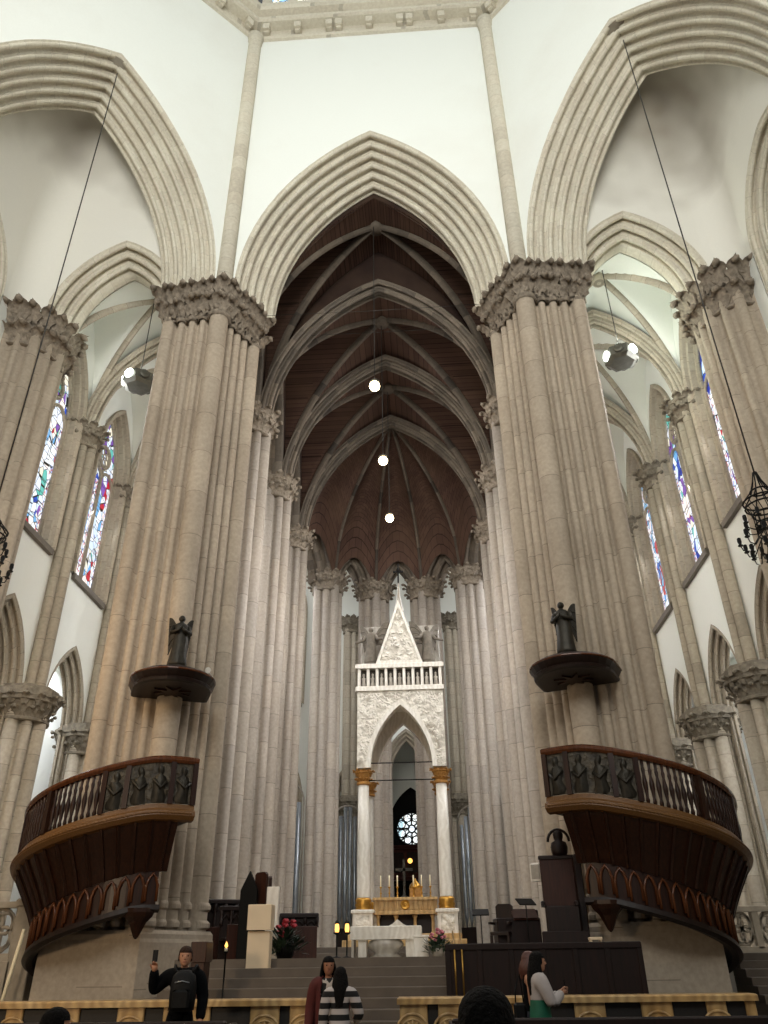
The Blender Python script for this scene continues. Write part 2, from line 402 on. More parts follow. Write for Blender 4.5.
# octagon walls over the arches -------------------------------------------------
s5=5.45
prof,ids=rolls(1.14,2.0,6); prof[-1]=(1.14,2.08)
HW,RISE=5.08,8.9
def fr_front(x,e,z): return (x,20+e,z)
sides=[('front',0),('left',PI/4),('right',-PI/4),('far_left',PI/2),('far_right',-PI/2)]
for nm,a in sides:
    fr=(lambda a:(lambda x,e,z: tuple(rotO((x,20+e,z),a))))(a)
    m=MB(); wall_over_arch(m,HW,RISE,-s5,s5,ZC,39.4,fr,0,0,16)
    struct(m.build('wall_'+nm,'plaster'))
    m=MB(); wall_over_arch(m,HW,RISE,-s5-.3,s5+.3,ZC,39.4,fr,1.08,2.06,16)     # rear face of the same wall
    struct(m.build('wall_%s_rear'%nm,'vaultbrick' if nm=='front' else 'plaster'))
    m=MB(); arch_mould(m,HW,RISE,prof,ids,fr,16,ZC); trim(m,'stone_fine')
# cornice ring with brackets, and the drum windows above --------------------------
for nm,a in sides[:3]:
    fr=(lambda a:(lambda x,e,z: tuple(rotO((x,20+e,z),a))))(a)
    m=MB()
    pr=[(.0,39.35),(-.12,39.4),(-.12,39.62),(.0,39.7),(.0,40.25),(-.42,40.32),(-.5,40.42),(-.5,40.6),(-.36,40.72),(-.36,40.84),(-.62,41.0),(-.7,41.16),(-.7,41.42),(-.5,41.5),(.2,41.5)]
    t=math.tan(PI/8)
    rows=[[fr(sx*(s5+e*t),e,z) for e,z in pr] for sx in (-1,1)]
    m.grid(rows,smooth=False); 
    o=trim(m,'stone_fine')
    for bx in (-4.9,-3.4,-1.9,-1.45,0.0,1.45,1.9,3.4,4.9):
        b=MB(); 
        for p in ((bx-.16,bx+.16,-.38,.05,39.85,40.26),(bx-.12,bx+.12,-.26,.05,39.72,39.86)):
            c=[fr(x,e,z) for z in p[4:] for e in p[2:4] for x in p[:2]]
            k=len(b.v); b.v+=c
            for f in ((0,2,3,1),(4,5,7,6),(0,1,5,4),(2,6,7,3),(0,4,6,2),(1,3,7,5)): b.face([k+i for i in f])
        b.build('bracket','stone_fine',o)
    # drum wall with round-headed lights
    m=MB(); W=[-5.2+1.3*k for k in range(9)]
    for x in W: 
        x0,x1=x-.2,x+.2
        m.quad(fr(x0,.15,41.5),fr(x1,.15,41.5),fr(x1,.15,46),fr(x0,.15,46)); m.quad(fr(x0,.15,41.5),fr(x0,.15,46),fr(x0,.6,46),fr(x0,.6,41.5)); m.quad(fr(x1,.15,46),fr(x1,.15,41.5),fr(x1,.6,41.5),fr(x1,.6,46))
    m.quad(fr(-5.5,.15,45.4),fr(5.5,.15,45.4),fr(5.5,.15,50),fr(-5.5,.15,50))
    struct(m.build('wall_drum_'+nm,'stone_fine'))
    m=MB(); m.quad(fr(-5.4,.5,41.3),fr(5.4,.5,41.3),fr(5.4,.5,45.6),fr(-5.4,.5,45.6),[(0,0),(10.8,0),(10.8,4.3),(0,4.3)])
    WN[0]+=1; struct(m.build('window_%d'%WN[0],'glass_drum'))
# colonnettes at the corners of the octagon
for nm,a in (('l',0),('r',-PI/4),('ll',PI/4),('rr',-PI/2)):
    p=rotO((VL.x,VL.y,0),a); d=(OC-p).normalized(); c=p+d*.10
    m=MB(); m.lathe([(.30,ZC-.1),(.30,38.9),(.34,39.0),(.34,39.15),(.42,39.5)],(c.x,c.y,0),12); trim(m,'stone_fine')

# crossing piers ---------------------------------------------------------------------
def refl(v):
    b=Vector((-.38268,.92388)); v=Vector(v); return 2*b.dot(v)*b-v
bis=Vector((-.38268,.92388))
def splay(D,shafts):
    L=D.length; d=D/L; n=Vector((d.y,-d.x)); out=[]; N=130
    for i in range(N+1):
        s=(L+.08)*i/N; o=-.13 if any(r<=abs(s-c)<r+.09 for c,r in shafts) else -.05; best=None
        for k,(c,r) in enumerate(shafts):
            if abs(s-c)<r:
                oo=math.sqrt(r*r-(s-c)**2)
                if oo>o: o=oo; best=k
        ident=best*2 if best is not None else 1+2*max(k for k,(c,r) in enumerate(shafts) if c<=s)
        out.append((d*s+n*o,ident))
    return out,L,d,n
D1=Vector((.98,1.8)); SH1=[(0,.33),(.6,.12),(.98,.13),(1.36,.12),(1.86,.23)]
D2=Vector((1.36,1.62)); SH2=[(0,.33),(.58,.12),(.98,.13),(1.38,.12),(1.88,.23)]
right,L1,d1,n1=splay(D1,SH1)
l0,L2,d2,n2=splay(D2,SH2)
left=[(refl(v),i+20 if i else 0) for v,i in l0]
rn2=refl(n2); a1=math.atan2(n1.y,n1.x); a2=math.atan2(rn2.y,rn2.x)
if a2>a1: a2-=2*PI
arc=[(Vector((.33*math.cos(lerp(a1,a2,t_/5)),.33*math.sin(lerp(a1,a2,t_/5)))),0) for t_ in range(1,5)]
front=right[::-1]+arc+left
back2=[(refl(D2*.92+bis*1.0),35),(refl(D2*.45+bis*2.0),36)]
back=[(D1*.45+bis*2.0,31),(D1*.95+bis*.8,30)]
plan=front+back2+back
plan_pts=[tuple(v) for v,i in plan]; plan_ids=[i+.5 for v,i in plan]
simple=[d1*(L1+.1)+n1*.22,n1*.3+d1*.1,-bis*.38,refl(n2*.3+d2*.1),refl(d2*(L2+.1)+n2*.22)]
simple_full=[tuple(v) for v in simple]+[tuple(v) for v,i in back2]+[tuple(v) for v,i in back]
def offs(poly,o,c=None):
    cx=sum(p[0] for p in poly)/len(poly); cy=sum(p[1] for p in poly)/len(poly)
    return [(x+(x-cx)/math.hypot(x-cx,y-cy)*o,y+(y-cy)/math.hypot(x-cx,y-cy)*o) for x,y in poly]
def make_crossing_pier(label,a):
    p=rotO((VL.x,VL.y,0),a)
    t=thing('crossing_pier',label,'pier',(p.x,p.y,0),a,'clustered piers of the crossing')
    m=MB(); us=plan_ids+[plan_ids[0]]
    rows=[[(x,y,z) for x,y in plan_pts] for z in (2.2,22.2)]
    # constant U on each strip
    b=len(m.v); n=len(plan_pts)
    for r in rows: m.v+=r
    for i in range(n):
        i2=(i+1)%n; u=plan_ids[i]
        m.face([b+i2,b+i,b+n+i,b+n+i2],[(u,2.2),(u,2.2),(u,22.2),(u,22.2)],True)
    m.build('shaft_cluster','stone',t)
    # plinth: drum of big blocks with moulded top
    m=MB(); rows=[]
    def ring(o,z): return [(x,y,z) for x,y in offs(simple_full,o)]
    k=0
    ns=len(simple_full)
    for (o0,z0),(o1,z1) in zip([(.16,0),(.16,.75),(.1,.8),(.08,2.02),(.05,2.1),(.05,2.2)],[(.16,.75),(.1,.8),(.08,2.02),(.05,2.1),(.05,2.2),(-.02,2.28)]):
        A=offs(simple_full,o0); B=offs(simple_full,o1)
        for i in range(ns):
            j=(i+1)%ns; L=math.dist(A[i],A[j]); nn=max(1,round(L/1.1))
            for q in range(nn):
                t0,t1=q/nn,(q+1)/nn
                f=lambda P,t,z:(lerp(P[i][0],P[j][0],t),lerp(P[i][1],P[j][1],t),z)
                u=40+i*4+q+.5
                m.quad(f(A,t1,z0),f(A,t0,z0),f(B,t0,z1),f(B,t1,z1),[(u,z0),(u,z0),(u,z1),(u,z1)])
    m.build('plinth','stone',t)
    m=MB()
    for zc,gr in ((2.42,.07),(2.82,.05)):                        # base rings following the shafts
        rr=[]
        for dz,g in ((-.1,.0),(-.06,gr),(.03,gr),(.07,gr*.5),(.1,.0)):
            o2=[]
            for v,i in front:
                q=v-bis*.9*0; nn=(v-Vector(bis*1.6)).normalized(); o2.append((v.x+nn.x*(g+.015),v.y+nn.y*(g+.015),zc+dz))
            rr.append(o2)
        m.grid(rr[::-1],smooth=False)
    m.build('base_moulding','stone',t)
    m=MB(); rings=[(0,21.55),(.05,21.6),(.05,21.72),(-.02,21.76),(.04,22.1),(.13,22.5),(.26,22.8),(.52,22.9),(.52,23.08),(.44,23.14)]
    rows=[[(x,y,z) for x,y in offs(simple_full,o*.8-.16)] for o,z in rings]
    m.grid(rows,True,smooth=False,cap1=True)
    pth=[tuple(v) for v in simple]
    nb=-bis
    def nrm(x,y):
        v=Vector((x,y)); q=(v-bis*2.0).normalized(); return q.x,q.y
    foliage(m,pth,21.75,22.95,.08,15,.235,nrm)
    random.seed(3)
    for w in [d1*c+n1*.06 for c,r in SH1[1:]]+[refl(d2*c+n2*.06) for c,r in SH2[1:]]:
        m.lathe([(.15,21.5),(.2,21.55),(.2,21.66),(.16,21.7),(.2,22.1),(.28,22.35)],(w.x,w.y,0),8,caps=False)
    m.lathe([(.36,21.5),(.42,21.55),(.42,21.68),(.36,21.72),(.42,22.1),(.52,22.4)],(0,0,0),12,caps=False)
    m.build('capital','carved',t,'carved leafy stone capital')
    return t
P_left=make_crossing_pier('huge clustered stone pier left of the choir arch, carrying the left pulpit',0)
def rotdup(src,a,label):
    p=rotO((VL.x,VL.y,0),a); return dup(src,(p.x,p.y,0),a,label)
def mirdup(src,a,label):
    p=rotO((VL.x,VL.y,0),a); return dup(src,(-p.x,p.y,0),-a,label,mirror=True)
P_right=mirdup(P_left,0,'huge clustered stone pier right of the choir arch, carrying the right pulpit')
P_l2=rotdup(P_left,PI/4,'clustered pier at the left corner of the crossing, beyond the photo edge')
P_r2=mirdup(P_left,PI/4,'clustered pier whose leafy capital just shows at the top right edge')

# side chambers behind the diagonal arches ----------------------------------------------------
SX=13.2
def mouldset(D,E,n): return rolls(D,E,n)
sp_,si_=mouldset(.78,.8,3)
for s,nm in ((-1,'left'),(1,'right')):
    cx=9.7
    fr=(lambda s,cx:(lambda x,e,z:(s*(cx)+x,20.3+e,z)))(s,cx)
    m=MB(); wall_over_arch(m,2.62,4.1,-3.4,2.62,22.3,34,fr); struct(m.build('wall_chamber_'+nm,'plaster_brown_top'))
    m=MB(); wall_over_arch(m,2.62,4.1,-3.6,3.2,22.3,34,fr,.78,1.3); struct(m.build('wall_chamber_rear_'+nm,'plaster_warm'))
    m=MB(); arch_mould(m,2.62,4.1,sp_,si_,fr,12,22.3); trim(m,'stone_fine')
    # side wall with the arch into the transept aisle
    fr2=(lambda s:(lambda x,e,z:(s*(SX+e),16.4+x,z)))(s)
    m=MB(); wall_over_arch(m,2.75,3.1,-4.5,2.92,22.4,34,fr2); struct(m.build('wall_transept_'+nm,'plaster_brown_top'))
    m=MB(); arch_mould(m,2.75,3.1,sp_,si_,fr2,12,22.4); 
    for q in (-1,1):                                           # jambs down to the floor
        for (d,e),(d2,e2) in zip(sp_,sp_[1:]):
            m.quad(fr2(q*(2.75-d),e,0),fr2(q*(2.75-d2),e2,0),fr2(q*(2.75-d2),e2,22.4),fr2(q*(2.75-d),e,22.4),[(q,0),(q,0),(q,22.4),(q,22.4)])
    trim(m,'stone_fine')
    m=MB(); m.quad((s*SX,19.1,0),(s*SX,20.6,0),(s*SX,20.6,22.5),(s*SX,19.1,22.5)); m.quad((s*SX,11.5,0),(s*SX,13.7,0),(s*SX,13.7,22.5),(s*SX,11.5,22.5)); struct(m.build('wall_transept_foot_'+nm,'plaster'))
    m=MB(); m.quad((s*(SX+5),8,0),(s*(SX+5),21,0),(s*(SX+5),21,32),(s*(SX+5),8,32)); m.quad((s*SX,20.9,0),(s*(SX+5),20.9,0),(s*(SX+5),20.9,32),(s*SX,20.9,32));m.quad((s*SX,8,30),(s*(SX+5),8,30),(s*(SX+5),21,30),(s*SX,21,30)); struct(m.build('wall_transept_aisle_'+nm,'stone_dark'))
    # groined plaster vault of the chamber
    A=Vector((s*5.2,20.3)); B=Vector((s*SX,20.3)); D=Vector((s*SX,12.3)); K=(A+D)/2
    rc=1.0; cc=Vector((s*(SX-rc),20.3-rc)); B1=Vector((s*(SX-rc),20.3)); B2=Vector((s*SX,20.3-rc))
    corner=[cc+Vector((s*rc*math.sin(a_),rc*math.cos(a_))) for a_ in [PI/2*q/8 for q in range(9)]]
    m=MB(); rows=[]; edge=[A.lerp(B1,k/12) for k in range(12)]+corner+[B2.lerp(D,k/12) for k in range(1,13)]
    for k in range(13):
        a_=PI/2*k/12; rr=math.cos(a_); zz=27.0+4.7*math.sin(a_)
        rows.append([(lerp(K.x,e.x,rr),lerp(K.y,e.y,rr),zz) for e in edge])
    m.grid(rows,smooth=True)
    m2=MB(); m2.grid([[(e.x,e.y,zz) for e in corner] for zz in (22.2,24.5,27.0)],smooth=True); struct(m2.build('wall_chamber_corner_'+nm,'plaster_brown_top'))
    struct(m.build('ceiling_chamber_'+nm,'plaster_brown_top'))

# generic shaft pier ------------------------------------------------------------------------------
def shaft_plan(r,n,rs,a0=0,seg=5,alt=None):
    """round core with n attached shafts: points and stone ids"""
    P=[];I=[]
    for k in range(n):
        a=a0+2*PI*k/n; rr=rs if alt is None or k%2==0 else alt
        cx,cy=r*math.cos(a),r*math.sin(a)
        for q in range(seg+1):
            b=a-PI*.55+PI*1.1*q/seg
            P.append((cx+rr*math.cos(b),cy+rr*math.sin(b))); I.append(2*k)
        a2=a+PI/n; P.append(((r-.05)*math.cos(a2),(r-.05)*math.sin(a2))); I[-1]=2*k+1; I.append(2*k+1)
    return P,I
def shaft_mesh(m,P,I,z0,z1,c=(0,0),v0=0):
    b=len(m.v); n=len(P)
    for z in (z0,z1): m.v+=[(x+c[0],y+c[1],z) for x,y in P]
    for i in range(n):
        j=(i+1)%n; u=I[i]+.5
        m.face([b+i,b+j,b+n+j,b+n+i],[(u,z0),(u,z0),(u,z1),(u,z1)],True)
    m.face([b+n+i for i in range(n)])
def leaf_capital(m,r,z0,z1,flare,n=14,c=(0,0),size=.16,rows=2,seed=1):
    h=z1-z0
    m.lathe([(r,z0),(r+.06,z0+.03),(r+.06,z0+.1),(r,z0+.13),(r+flare*.2,z0+h*.5),(r+flare*.5,z0+h*.78),(r+flare,z0+h*.82),(r+flare,z0+h*.95),(r+flare*.9,z1)],(c[0],c[1],0),16,smooth=False,caps=True)
    st=random.getstate(); random.seed(seed)
    for q in range(rows):
        zc=z0+h*(.3+.56*q/max(rows-1,1)-(0 if rows>1 else 0)); rr=r+flare*(.15+.7*q/max(rows-1,1))
        for k in range(n):
            a=2*PI*(k+.5*q)/n; rot=Matrix.Rotation(a,3,'Z')@Matrix.Rotation(random.uniform(-.4,.4),3,'X')
            leaf(m,c[0]+(rr-.04)*math.cos(a),c[1]+(rr-.04)*math.sin(a),zc-h*.22,a+random.uniform(-.2,.2),min(h*.48,size*3.2)*random.uniform(.9,1.1))
    random.setstate(st)
# second piers, at the outer corner of the side chambers
def make_outer_pier(label,x):
    t=thing('chamber_pier',label,'pier',(x,21.1,0),0,'clustered outer piers beside the crossing')
    P,I=shaft_plan(1.18,14,.2,0,5,.13); m=MB(); shaft_mesh(m,P,I,1.2,21.6); m.build('shaft_cluster','stone',t)
    m=MB(); m.lathe([(1.75,0),(1.75,.8),(1.6,.9),(1.6,1.1),(1.45,1.2),(1.3,1.35)],n=14,smooth=False); m.build('plinth','stone',t)
    m=MB(); leaf_capital(m,1.24,20.8,22.35,.24,20,size=.22,rows=2,seed=4); m.build('capital','carved',t,'carved leafy stone capital'); return t
q=make_outer_pier('clustered stone pier at the left edge, right of the left chandelier',-12.95)
dup(q,(12.95,21.1,0),0,'clustered stone pier at the right edge, behind the right chandelier')

# choir arcade piers --------------------------------------------------------------------------------
CX=5.35
def make_choir_pier(label,x,y,rz):
    t=thing('choir_pier',label,'pier',(x,y,PZ),rz,'piers along the choir')
    P,I=shaft_plan(.66,8,.26,0,6,.17); m=MB(); shaft_mesh(m,P,I,.4,19.0-.3); m.build('shaft_cluster','stone_choir',t)
    m=MB(); m.lathe([(1.02,0),(1.02,.25),(.95,.3),(.95,.4),(.85,.48)],n=8,a0=PI/8,a1=2*PI+PI/8,smooth=False); m.build('plinth','stone_choir',t)
    m=MB(); leaf_capital(m,.84,18.1,19.1,.25,14,size=.17,seed=6); m.build('capital','carved',t,'carved leafy stone capital'); return t
cp=None
names=['first','second','third']
for s,nm in ((-1,'left'),(1,'right')):
    for k,y in enumerate((25,30,35)):
        lab='slender clustered pier on the %s of the choir, %s behind the %s pulpit pier'%(nm,names[k],nm)
        cp0=make_choir_pier(lab,s*CX,y,0) if cp is None else dup(cp,(s*CX,y,PZ),0,lab); cp=cp or cp0
# apse piers
AP=[(-4.05,40.3),(-1.5,41.8),(1.5,41.8),(4.05,40.3)]
APL=['broad clustered pier of the apse at left, left of the organ pipes','clustered pier of the apse seen through the canopy, left of the wheel window','clustered pier of the apse seen through the canopy, right of the wheel window','broad clustered pier of the apse at right, behind the thin music stand']
for (x,y),l in zip(AP,APL):
    a=math.atan2(y-36,x); dup(cp,(x,y,PZ),a,l)

# choir vault ------------------------------------------------------------------------------------------
ZS=20.5; ZK=28.4; CA=4.85
def parch(t,H=1.0,a=4.85,Hh=8.8):
    """normalised pointed profile: t=|x|/a from centre (0) to springing (1)"""
    R=(a*a+Hh*Hh)/(2*a); x=t*a
    return math.sqrt(max(0,R*R-(x-(a-R))**2))/Hh
def vault(m,xc,a,y0,y1,z0,zk,nx=18,ny=12,prof=parch):
    yc=(y0+y1)/2; b=(y1-y0)/2; rows=[]; us=[];
    for j in range(ny*2+1):
        y=y0+(y1-y0)*j/(ny*2); ty=abs(y-yc)/b; r=[]
        for i in range(nx*2+1):
            x=xc-a+2*a*i/(nx*2); tx=abs(x-xc)/a
            r.append((x,y,z0+(zk-z0)*max(prof(tx),prof(ty))))
        rows.append(r)
    b0=len(m.v); ni=len(rows[0])
    for r in rows: m.v+=r
    for j in range(len(rows)-1):
        for i in range(ni-1):
            q=[b0+j*ni+i,b0+(j+1)*ni+i,b0+(j+1)*ni+i+1,b0+j*ni+i+1]
            uv=[]
            for k in q:
                x,y,z=m.v[k]; tx=abs(x-xc)/a; ty=abs(y-yc)/b
                uv.append((y,z*1.1) if tx>=ty else (x,z*1.1))
            m.face(q,uv,True)
RIBP=[(-.13,.12),(-.13,-.02),(-.08,-.13),(0,-.18),(.08,-.13),(.13,-.02),(.13,.12)]
def diag_ribs(m,xc,a,y0,y1,z0,zk,prof=parch,sc=1,n=16,ymin=-99):
    yc=(y0+y1)/2; b=(y1-y0)/2
    pr=[(p*sc,q*sc) for p,q in RIBP]
    for sx in (-1,1):
        for sy in (-1,1):
            path=[(xc+sx*a*(1-i/n),yc+sy*b*(1-i/n),z0+(zk-z0)*prof(1-i/n)) for i in range(n+1)]
            path=[q for q in path if q[1]>=ymin]
            if len(path)>1: m.sweep(path,pr,us=[.5]*8)
bays=[(22.05,25),(25,30),(30,35)]
m=MB()
for y0,y1 in bays: vault(m,0,CA,y0,y1,ZS,ZK+(1.9 if y0<23 else 0))
cl=struct(m.build('ceiling_choir','vaultbrick'))
m=MB(); wall_over_arch(m,CA,ZK+1.9-ZS,-6,6,ZS,34,lambda x,e,z:(x,22.12,z)); struct(m.build('wall_choir_lunette','vaultbrick'))
m=MB(); wall_over_arch(m,CA,ZK-ZS,-6,6,ZS,34,lambda x,e,z:(x,25.02,z)); struct(m.build('wall_choir_lunette','vaultbrick'))
for (y0,y1) in bays:
    m=MB(); diag_ribs(m,0,CA,y0,y1,ZS,ZK+(1.9 if y0<23 else 0)); m.build('vault_rib','choirdiag',cl)
    m=MB(); m.lathe([(.02,-.38),(.3,-.34),(.36,-.2),(.3,0),(.1,.1)],(0,(y0+y1)/2,ZK+(1.9 if y0<23 else 0)),12); m.build('keystone','choirdiag',cl)
tp,ti=rolls(.46,.42,2)
for y in (25,30,35):
    m=MB()
    for sg in (-1,1):
        fr=(lambda y,sg:(lambda x,e,z:(x,y-sg*(.45-e),z)))(y,sg)
        arch_mould(m,4.95,7.55,tp[:-1],ti[:-1],fr,14,ZS)
    trim(m,'choirrib')
# side arcades of the choir: wall over the arches between choir piers
for s,nm in ((-1,'left'),(1,'right')):
    for k,(y0,y1) in enumerate(((22.6,25),(25,30),(30,35))):
        yc=(y0+y1)/2; hw=(y1-y0)/2-.35
        fr=(lambda s,yc:(lambda x,e,z:(s*(4.85+e),yc+x,z)))(s,yc)
        m=MB(); wall_over_arch(m,hw,6.6,-(y1-y0)/2,(y1-y0)/2,ZS,29.5,fr); struct(m.build('wall_arcade_'+nm,'vaultbrick'))
        m=MB(); fr2=(lambda s,yc:(lambda x,e,z:(s*(4.85+e),yc+x,z)))(s,yc)
        wall_over_arch(m,hw,6.6,-(y1-y0)/2,(y1-y0)/2,ZS,29.5,fr2,.3,1.2); struct(m.build('wall_arcade_rear_'+nm,'plaster_warm'))
        m=MB(); pr,pi_=rolls(.3,1.2,2); arch_mould(m,hw,6.6,pr[:-1],pi_[:-1],fr2,10,ZS); trim(m,'choirrib')
# apse vault: ribs from the key to each pier, brown webs between
KEY=Vector((0,35.4,ZK-.3))
pts=[(-4.85,35.4)]+[(x*.9,36+(y-36)*.9) for x,y in AP]+[(4.85,35.4)]
ap=MB(); apr=MB(); N=14
def rib_curve(p,n=N):
    out=[]
    for i in range(n+1):
        t=i/n; out.append(Vector((lerp(p[0],KEY.x,t),lerp(p[1],KEY.y,t),ZS+(KEY.z-ZS)*parch(1-t))))
    return out
for k in range(5):
    A=rib_curve(pts[k]); B=rib_curve(pts[k+1]); rows=[]
    for i in range(N+1):
        r=[]
        for j in range(9):
            w=j/8; p=A[i].lerp(B[i],w); up=math.sin(PI*w)
            t=i/N; p=p+Vector((0,0,up*1.7*(1-t)**1.2*1.0)); r.append(p)
        rows.append(r)
    # lower edge is the arch between the piers: drop the first rows into a pointed opening
    ap.grid(rows,us=[j*.4 for j in range(10)],vs=[i*.75 for i in range(N+2)])
co=struct(ap.build('ceiling_apse','vaultbrick'))
for k in range(6):
    m=MB(); m.sweep([p-Vector((0,0,.05)) for p in rib_curve(pts[k])],[(a_*.7,b_*.7) for a_,b_ in RIBP],us=[.5]*8); m.build('vault_rib','choirdiag',co)
# pointed arches between the apse piers with wall above
for k in range(5):
    A=Vector(pts[k]).to_2d(); B=Vector(pts[k+1]).to_2d(); mid=(A+B)/2; L=(B-A).length; d=(B-A)/L; nrm=Vector((-d.y,d.x)); 
    if nrm.dot(mid-Vector((0,36)))<0: nrm=-nrm
    fr=(lambda mid,d,nrm:(lambda x,e,z:(mid.x+d.x*x+nrm.x*e,mid.y+d.y*x+nrm.y*e,z)))(mid,d,nrm)
    m=MB(); wall_over_arch(m,L/2-.1,2.6,-L/2,L/2,ZS-.3,ZS+2.9,fr); struct(m.build('wall_apse','choirrib'))
    pr,pi_=rolls(.55,.9,2); m=MB(); arch_mould(m,L/2-.1,2.6,pr,pi_,fr,10,ZS-.3); trim(m,'choirrib')
    m=MB(); wall_over_arch(m,L/2-.1,2.6,-L/2-.4,L/2+.4,ZS-.3,ZS+6,fr,.55,1.35); struct(m.build('wall_apse_rear','plaster_warm'))

# aisles: outer wall with windows above and chapel arches below --------------------------------------------
WX=12.2; SILL=14.8; WZ=20.4
def half_arch_outline(hw,rise,d,n=10): return arch_pts(hw,rise,d,n)
def window(s,yc,idx,seed,x=WX,fr=None,W=1.5,zs=20.6,rise=3.1,pal=None):
    """deep splayed lancet window: outer frame, reveal, sill, twin lights with a rose, all in one structure"""
    f=fr or (lambda x_,e,z:(s*(x+e),yc+x_,z))
    WN[0]+=1
    m=MB()
    D,E=.22,.42
    # outer roll and splayed reveal
    pr=[(-.22,-.02),(-.20,-.14),(-.08,-.16),(0,-.08),(.02,.05),(.08,.1),(.12,.3),(D-.08,E*.75),(D-.05,E*.78),(D,E)]
    cols=[arch_pts(W,rise,d,10) for d,e in pr]; mm=len(cols[0])
    path=[]
    for i in range(mm): path.append([f(cols[k][i][0],pr[k][1],zs+cols[k][i][1]) for k in range(len(pr))])
    foot=lambda q:[f(q*(W-d),e,SILL) for d,e in pr]
    rows=[foot(1)]+path+[foot(-1)]
    L=[0]
    for a,b in zip(rows,rows[1:]): L.append(L[-1]+math.dist(a[3],b[3]))
    b0=len(m.v); ni=len(pr)
    for r in rows: m.v+=[tuple(p) for p in r]
    for j in range(len(rows)-1):
        for i in range(ni-1):
            u=i+.5; m.face([b0+j*ni+i,b0+j*ni+i+1,b0+(j+1)*ni+i+1,b0+(j+1)*ni+i],[(u,L[j]),(u,L[j]),(u,L[j+1]),(u,L[j+1])],False)
    fo=struct(m.build('window_%d'%WN[0],'stone_dark'))
    m=MB(); 
    for p in ((-W-.05,W+.05,-.16,E,SILL-.22,SILL),):
        c=[f(x_,e,z) for z in p[4:] for e in p[2:4] for x_ in p[:2]]; k=len(m.v); m.v+=c
        for q in ((0,2,3,1),(4,5,7,6),(0,1,5,4),(2,6,7,3),(0,4,6,2),(1,3,7,5)): m.face([k+i for i in q])
    m.build('sill','sill',fo)
    # glass: twin lights + head
    wi=W-D; g=MB(); g.edge=[]
    ha=arch_pts(wi,rise*.86,0,10); zt=zs
    N=14
    def col(x0,x1,z0,z1,edge):
        k=len(g.v); g.v+=[f(x0,E+.05,z0),f(x1,E+.05,z0),f(x1,E+.05,z1),f(x0,E+.05,z1)]; g.edge+=[edge]*4
        g.face([k,k+1,k+2,k+3],[(x0+5,z0-SILL),(x1+5,z0-SILL),(x1+5,z1-SILL),(x0+5,z1-SILL)])
    zl=zs-.55
    for c in (-1,1):
        a,b=(.07,wi-.02) if c==1 else (-wi+.02,-.07)
        w=(b-a)
        col(a,a+w*.2,SILL,zl,1); col(a+w*.2,b-w*.2,SILL,zl,0); col(b-w*.2,b,SILL,zl,1)
    # head of the window, fan
    k=len(g.v); hp=[(x_,zt+z) for x_,z in ha]
    poly=[(wi,zl)]+hp+[(-wi,zl)]
    g.v+=[f(x_,E+.05,z) for x_,z in poly]; g.edge+=[0]*len(poly); g.face(list(range(k,k+len(poly))),[(x_+5,z-SILL) for x_,z in poly])
    M['glass_%d'%seed]=M.get('glass_%d'%seed) or glassmat('stained_glass_%d'%seed,seed,palette=pal)
    g.build('glass','glass_%d'%seed,fo)
    # stone tracery: mullion, lancet heads, rose ring
    t=MB()
    def bar(pts,r=.075): t.tube([f(x_,E-.0,z) for x_,z in pts],r,5)
    bar([(0,SILL),(0,zs+.05)],.09)
    for c in (-1,1):
        xm=c*wi/2; pp=arch_pts(wi/2,.75,0,6); bar([(xm+wi/2,SILL)]+[(xm+x_,zs-.6+z) for x_,z in pp]+[(xm-wi/2,SILL)])
    rr=.5; rc=zs+.72
    t.tube([f(rr*math.cos(q*PI/8),E,rc+rr*math.sin(q*PI/8)) for q in range(16)],.09,5,closed=True)
    for q in range(6):
        a=PI/6+q*PI/3; t.tube([f(.3*math.cos(a)+.17*math.cos(w*PI/3),E,rc+.3*math.sin(a)+.17*math.sin(w*PI/3)) for w in range(6)],.035,4,closed=True)
    bar([(x_*1.0,zt+z) for x_,z in ha],.08)
    t.build('tracery','stone_dark',fo)
    return fo
def wall_with_openings(m,f,x0,x1,ztop,win,chap):
    """flat wall strip with a lancet (W,zs,rise) above a chapel arch (hw,zs,rise)"""
    W,zs,rise=win; h,cs,cr=chap
    # piers left/right full height are handled by columns of quads
    up=arch_pts(W,rise,0,10); lo=arch_pts(h,cr,0,10)
    for (a,za),(b,zb) in zip(lo,lo[1:]):
        m.quad(f(a,0,cs+za),f(b,0,cs+zb),f(b,0,SILL-.1),f(a,0,SILL-.1))
    for (a,b) in ((h,x1),(x0,-h)): m.quad(f(a,0,0),f(b,0,0),f(b,0,SILL-.1),f(a,0,SILL-.1))
    for (a,za),(b,zb) in zip(up,up[1:]):
        m.quad(f(a,0,zs+za),f(b,0,zs+zb),f(b,0,ztop),f(a,0,ztop))
    for (a,b) in ((W,x1),(x0,-W)): m.quad(f(a,0,SILL-.1),f(b,0,SILL-.1),f(b,0,ztop),f(a,0,ztop))
pale=['#eef3fb','#cfe0f4','#6f9fd8','#e9ecf5','#7aa6c8','#e7dfe6','#b9484f','#dfeaf5','#3f67b5']
BY=[22.5,27.5,32.5]; WY=[.35,.4,.45]
cvp,cvi=rolls(.55,.5,3); cvp[-1]=(.55,.6)
sd=1
